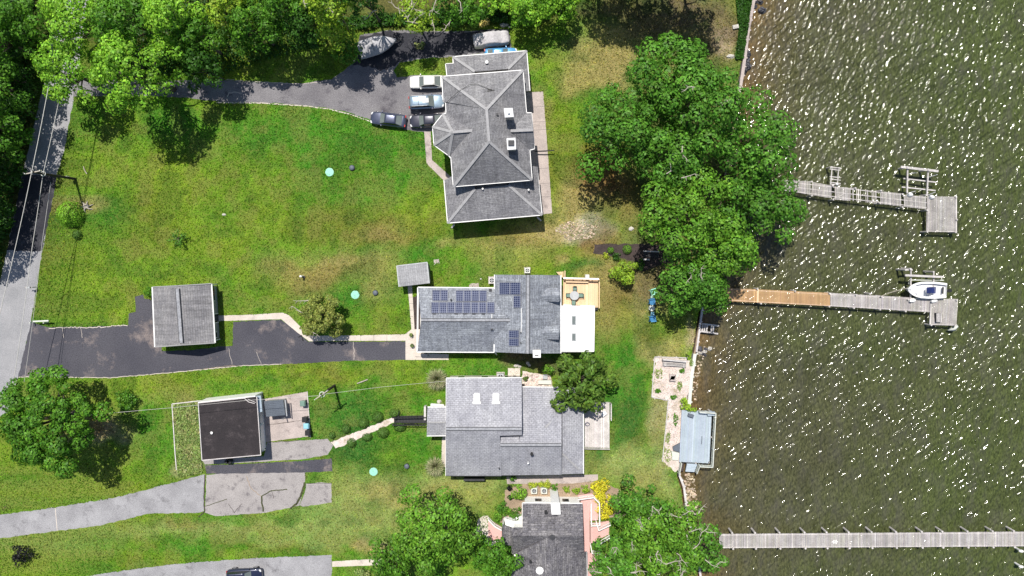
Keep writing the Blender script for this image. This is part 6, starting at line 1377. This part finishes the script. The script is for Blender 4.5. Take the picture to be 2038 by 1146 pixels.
# ------------------------------------------------------------- trees
WG = 'trees of the woods along the top'
TREES = [
 # x, y, r, h, palette, label, options
 (253,135,90,14,'bright','bright yellow green tree over the start of the upper drive, largest by the road',dict(leaf=.46,lobe=1.15,dens=.95)),
 (122,140,66,10,'bright','yellow green tree overhanging the road left of the big bright tree',dict(leaf=.44,lobe=1.0,dens=1.0)),
 (140,35,78,12,'bright','yellow green tree over the road at the top edge',dict(leaf=.44,dens=1.0)),
 (245,32,66,13,'wood','mid green woods tree above the big bright tree',dict(lowf=.28,dens=1.15)),
 (330,25,62,13,'bright','tall pale green woods tree at the top, second right of the road',dict(lowf=.28,dens=1.15)),
 (385,70,54,10,'wood','leafy tree overlapping the upper drive right of the big bright tree',dict(lowf=.28,dens=1.15)),
 (395,130,45,9,'deep','dark low tree at the drive below the woods edge',dict(dens=.9)),
 (455,12,54,11,'lime','pale green woods tree at the top edge above the shaded grass',dict(lowf=.28,dens=1.15)),
 (500,50,58,10,'wood','round mid green tree jutting over the grass clearing',dict(lowf=.28,dens=1.15)),
 (565,15,54,11,'wood','woods tree at the top edge above the clearing',dict(lowf=.28,dens=1.15)),
 (612,35,50,10,'deep','darker woods tree between the clearing and the covered boat',dict(lowf=.28,dens=1.15)),
 (648,0,52,14,'lime','pale green tree above the covered boat',dict(bare=3)),
 (686,92,34,5,'wood','small tree overhanging the stern of the covered boat',dict(dens=.8)),
 (664,62,38,9,'lime','pale drooping tree left of the covered boat',dict(dens=.8)),
 (716,-22,50,15,'deep','dark woods tree behind the covered boat',dict(bare=4)),
 (825,28,42,8,'lime','pale tree with bare grey twigs over the shaded drive',dict(bare=12,dens=.7)),
 (890,0,40,7,'wood','woods tree with bare twigs at the top edge above the shaded drive',dict(bare=6,dens=.8)),
 (932,22,32,5,'wood','leafy tree left of the straw heap',dict(dens=.9)),
 (985,-6,38,5,'bright','bright tree at the top edge above the straw heap',dict(lowf=.28,dens=1.15)),
 (1055,10,42,7,'bright','low bright tree at the top edge right of the straw heap',dict(lowf=.28,dens=1.15)),
 (1120,-6,42,7,'bright','low bright tree cut by the top edge above the dry lawn',dict(lowf=.28,dens=1.15)),
 (1195,-125,50,15,'shore','tree mostly beyond the top edge shading the dry lawn',dict()),
 (1250,-118,58,15,'shore','second tree beyond the top edge above the dry lawn',dict()),
 (1355,-128,62,17,'shore','middle tree beyond the top edge above the bare ground',dict()),
 (1300,-125,62,17,'shore','tree beyond the top edge shading the bare ground',dict(lowf=.28,dens=1.15)),
 (1415,-130,66,18,'shore','tree beyond the top edge near the bulkhead',dict(lowf=.28,dens=1.15)),
 (18,50,70,6,'wood','large woods tree in the top left corner',dict(lowf=.28,dens=1.15)),
 (12,150,52,5,'deep','dark tree at the left edge below the corner tree',dict(lowf=.28,dens=1.15)),
 (30,215,36,4.5,'deep','dark tree close to the left side of the road',dict(dens=.9)),
 (5,262,48,5,'wood','bright topped tree at the left edge across from the pole wires',dict(lowf=.28,dens=1.15)),
 (-2,345,42,4.5,'deep','dark tree at the left edge level with the utility pole',dict(lowf=.28,dens=1.15)),
 (-15,430,38,4.5,'deep','dark tree at the left edge level with the road patch',dict(lowf=.28,dens=1.15)),
 (-42,64,72,12,'wood','tall roadside tree cut by the left edge, in line with the top of the road',dict(dens=.8,lowf=.35)),
 (-48,160,72,12,'wood','tall roadside tree cut by the left edge, level with the mouth of the upper drive',dict(dens=.8,lowf=.35)),
 (-60,248,70,12,'wood','tall roadside tree cut by the left edge, just above the utility pole',dict(dens=.8,lowf=.35)),
 (-80,328,56,11,'wood','tall roadside tree cut by the left edge, level with the utility pole',dict(dens=.8,lowf=.35)),
 (-95,400,56,11,'wood','tall roadside tree cut by the left edge, beside the dark road patch',dict(dens=.8,lowf=.35)),
 (-106,461,56,11,'wood','tall roadside tree cut by the left edge, below the dark road patch',dict(dens=.8,lowf=.35)),
 (1350,152,102,13,'shore','tall shore tree, topmost of the big clump by the river',dict(leaf=.5,lobe=1.75)),
 (1242,250,97,12,'shore','shore tree at the left side of the big clump',dict(leaf=.5,lobe=1.7)),
 (1415,205,92,15,'shore','shore tree at the heart of the big clump',dict(leaf=.5,lobe=1.8,bare=2)),
 (1508,285,94,12,'shore','shore tree leaning out over the water',dict(leaf=.5,lobe=1.7)),
 (1345,320,66,13,'shore','shore tree in the middle of the big clump',dict(leaf=.5,lobe=1.7,bare=3)),
 (1368,425,101,12,'shore2','lower shore tree at the left of the old dock',dict(leaf=.5,lobe=1.7)),
 (1508,405,98,10,'shore','lower shore tree hiding the root of the old dock',dict(leaf=.5,lobe=1.75)),
 (1455,490,70,11,'shore2','shore tree above the orange dock',dict(leaf=.48,lobe=1.6)),
 (1378,566,76,9,'shore','round shore tree beside the lawn chairs',dict(leaf=.44,lobe=1.35,bare=2)),
 (1420,590,42,7,'shore','small shore tree over the root of the orange dock',dict(leaf=.42)),
 (1160,765,68,6.5,'cherry','drooping dark leaved tree between the sunroom and the skylight house',dict(leaf=.55,droop=True,dens=1.3,lobe=1.1,lowf=.3)),
 (634,627,50,5.5,'olive','small olive tree beside the concrete walk',dict(leaf=.32,dens=1.5,lobe=.75,lowf=.25,bare=3)),
 (84,842,108,11,'wood','large dark green tree beside the road at the lower left',dict(leaf=.46,lobe=1.3,dens=1.6)),
 (858,1062,92,11,'shore2','large tree left of the pink house at the bottom',dict(leaf=.46,lobe=1.3)),
 (985,1122,52,8,'wood','smaller tree against the left wall of the pink house',dict(leaf=.42)),
 (780,1120,50,7,'wood','low tree at the bottom edge left of the large tree',dict(leaf=.42)),
 (1278,1015,60,8,'shore','dense tree right of the yellow shrubs by the pink porch',dict(leaf=.46,bare=4)),
 (1330,1085,92,10,'shore2','spreading tree with bare pale branches beside the long pier',dict(leaf=.46,lobe=1.4,bare=20,dens=1.0)),
 (1225,1115,56,8,'shore','tree with bare twigs right of the pink stairs',dict(leaf=.44,bare=8)),
 (1405,1100,52,7,'shore','low tree over the water at the start of the long pier',dict(leaf=.44,bare=5)),
 (1245,543,27,3.2,'lime','small round bright tree beside the mulch bed',dict(leaf=.3,lobe=.6,dens=1.1,lowf=.2)),
]
for (x, y, r, h, pal, label, op) in TREES:
    op = dict(op); g = None
    tree(x, y, r, h, pal, label, group=g, **op)
# ------------------------------------------------------------- shrubs
SHR = [
 (133,425,25,2.2,'bright','large round clipped bush between road and stump',dict(leaf=.2,tight=True,dens=1.3)),
 (151,466.5,10,.9,'box','small round clipped bush below the large one',dict(leaf=.16,tight=True)),
 (250,797,22,1.6,'wood','spiky green bush right of the large road tree',dict(leaf=.26,dens=1.5)),
 (42,1106,23,1.8,'black','black purple leaved bush at the lower left',dict(leaf=.24)),
 (297,581,13,1.5,'wood','dark bush behind the corner of the worn garage',dict(leaf=.22)),
 (1216,498,6.5,.8,'shore2','smaller round bush on the mulch bed',dict(leaf=.12,tight=True)),
 (1249,496,9,.9,'shore2','bigger round bush on the mulch bed',dict(leaf=.13,tight=True)),
 (1206,509,6.5,.5,'limey','lime coloured plant at the edge of the mulch bed',dict(leaf=.16)),
 (1227,511,9,.6,'deep','blue green leafy plant below the mulch bushes',dict(leaf=.2)),
 (1274,527,12,1.0,'deep','dark shrub on the mulch next to the round bright tree',dict(leaf=.2)),
 (660,867,7,.7,'box','tiny boxwood at the west end of the gravel path',dict(leaf=.12,tight=True,dens=1.4)),
 (688,854,9.5,.8,'box','second boxwood along the upper side of the gravel path',dict(leaf=.12,tight=True,dens=1.4)),
 (722,842.5,11,.9,'box','third boxwood along the upper side of the gravel path',dict(leaf=.12,tight=True,dens=1.4)),
 (751,831,11.5,.9,'box','fourth and biggest boxwood above the gravel path',dict(leaf=.12,tight=True,dens=1.4)),
 (784.5,822.5,11,.9,'box','flat boxwood at the upper corner of the footbridge',dict(leaf=.12,tight=True,dens=1.4,ry=8)),
 (698.5,882.5,9.5,.8,'box','boxwood at the lower west end of the gravel path',dict(leaf=.12,tight=True,dens=1.4)),
 (730,871,10.5,.7,'box','brownish flat boxwood below the gravel path',dict(leaf=.12,tight=True,dens=1.4,ry=8)),
 (761.5,862,12,.9,'box','large boxwood below the gravel path',dict(leaf=.12,tight=True,dens=1.4,ry=11)),
 (795.5,851,12.5,.8,'box','boxwood just below the black footbridge',dict(leaf=.12,tight=True,dens=1.4,ry=9)),
 (1035,983,16,1.7,'bright','round green bush left of the air conditioners',dict(leaf=.2)),
 (997,1010,13,1.2,'shore','dark bush at the far left of the pink house bed',dict(leaf=.2)),
 (1010,1018,11,1.0,'shore2','bush in the middle of the pink house bed',dict(leaf=.2)),
 (1027,1023,13,1.2,'wood','bush against the white porch stairs',dict(leaf=.2)),
 (992,1028,10,1.0,'shore2','bush beside the pink ramp',dict(leaf=.2)),
 (1014,971,6,.7,'black','small dark red bush at the top of the bed',dict(leaf=.16)),
 (1016,990,6,.7,'deep','small dark bush below the dark red one',dict(leaf=.16)),
 (1060,965,11.2,.9,'limey','lime hedge plant left above the air conditioners',dict(leaf=.17,ry=7)),
 (1075,964,11.2,.9,'limey','lime hedge plant directly above the air conditioners',dict(leaf=.17,ry=7)),
 (1088,965,10.0,.9,'limey','lime hedge plant right above the air conditioners',dict(leaf=.17,ry=8)),
 (1103,971,8,.7,'wood','green plant right of the lime hedge',dict(leaf=.17)),
 (1128,974,7.5,.8,'lime','yellow green plant in the middle of the bed',dict(leaf=.17)),
 (1148,976,8,.8,'lime','left yellow green plant of the pair above the white roof',dict(leaf=.17)),
 (1165,973,10,.9,'lime','right yellow green plant of the pair above the white roof',dict(leaf=.17,ry=8)),
 (1187,968,12.5,1.1,'yellow','golden shrub at the top of the yellow group',dict(leaf=.2)),
 (1200,967,15.0,1.2,'yellow','golden shrub at the upper right of the yellow group',dict(leaf=.2)),
 (1193,985,15.0,1.3,'yellow','golden shrub in the middle of the yellow group',dict(leaf=.2)),
 (1206,1008,21.2,1.8,'yellow','largest golden shrub beside the pink porch',dict(leaf=.22)),
 (1203,1025,12.5,1.3,'yellow','lowest golden shrub above the pink stairs',dict(leaf=.2)),
 (1020,951,7,1.1,'wood','thin green plant on the walk south of the skylight house',dict(leaf=.2,ry=6)),
 (1366,807,11,1.0,'lime','green vine climbing the corner of the blue deck',dict(leaf=.24,ry=9)),
 (1362,797,7,.8,'lime','upper end of the vine by the blue deck',dict(leaf=.22)),
 (1377,815,9,.9,'lime','part of the vine spilling onto the blue deck',dict(leaf=.22,ry=6)),
 (966,47,14,1.0,'straw','golden straw coloured grass heap under the woods edge',dict(leaf=.26,ry=8)),
 (1090,735,14,1.6,'shore2','leafy bush between the white sunroom and drooping tree',dict(leaf=.24,ry=9)),
 (1046,753,5,.9,'cherry','small dark bush at the corner of the skylight house',dict(leaf=.16)),
 (770,1138,22,1.6,'cherry','scrubby bush at the bottom edge near the white path',dict(leaf=.24)),
 (720,1140,20,1.2,'weed','reddish scrub at the bottom edge below the white path',dict(leaf=.24,ry=8)),
 (835,90,12,.5,'weed','low weeds at the edge of the shaded drive',dict(leaf=.22,ry=7)),
]
for (x, y, r, h, pal, label, op) in SHR: shrub(x, y, r, h, pal, label, **op)
grass_clump(870, 755, 24, 1.3, 'reed', 'tall ornamental grass clump at the northwest corner of the skylight house')
grass_clump(866, 929, 22, 1.4, 'reed', 'greyish ornamental grass clump at the southwest corner of the skylight house')
# young half bare sapling on the big lawn
rng = np.random.default_rng(9); c = G(356,474,.8); t = thing('sapling', (c.x,c.y,0), 'thin young sapling with sparse leaves alone on the big lawn', 'tree')
m = MB(); m.path([(c.x,c.y,0),(c.x,c.y,1.2)], [.05,.03], 6); LP = []
for k in range(9):
    a = k*.7; e = Vector((c.x+1.35*math.cos(a)*(.6+.4*(k%2)), c.y+1.2*math.sin(a)*(.6+.4*(k%3)/2), .9+.35*(k%3))); m.path([(c.x,c.y,.5+.08*k), e], [.03,.01], 4)
    for j in range(22): LP.append(Vector((c.x,c.y,.7)).lerp(e, .35+.7*j/22)+Vector((rng.normal(0,.14),rng.normal(0,.14),rng.normal(0,.08))))
m.build('trunk', 'bark', t); LP = np.array([tuple(p) for p in LP]); n = len(LP); N = rng.normal(0,.4,(n,3)); N[:,2] += 1; N /= np.linalg.norm(N,axis=1,keepdims=True)
leaves_mesh('crown', LP, N, .24*rng.uniform(.7,1.3,n), colours(rng,'wood',np.zeros(n,int),n), t)
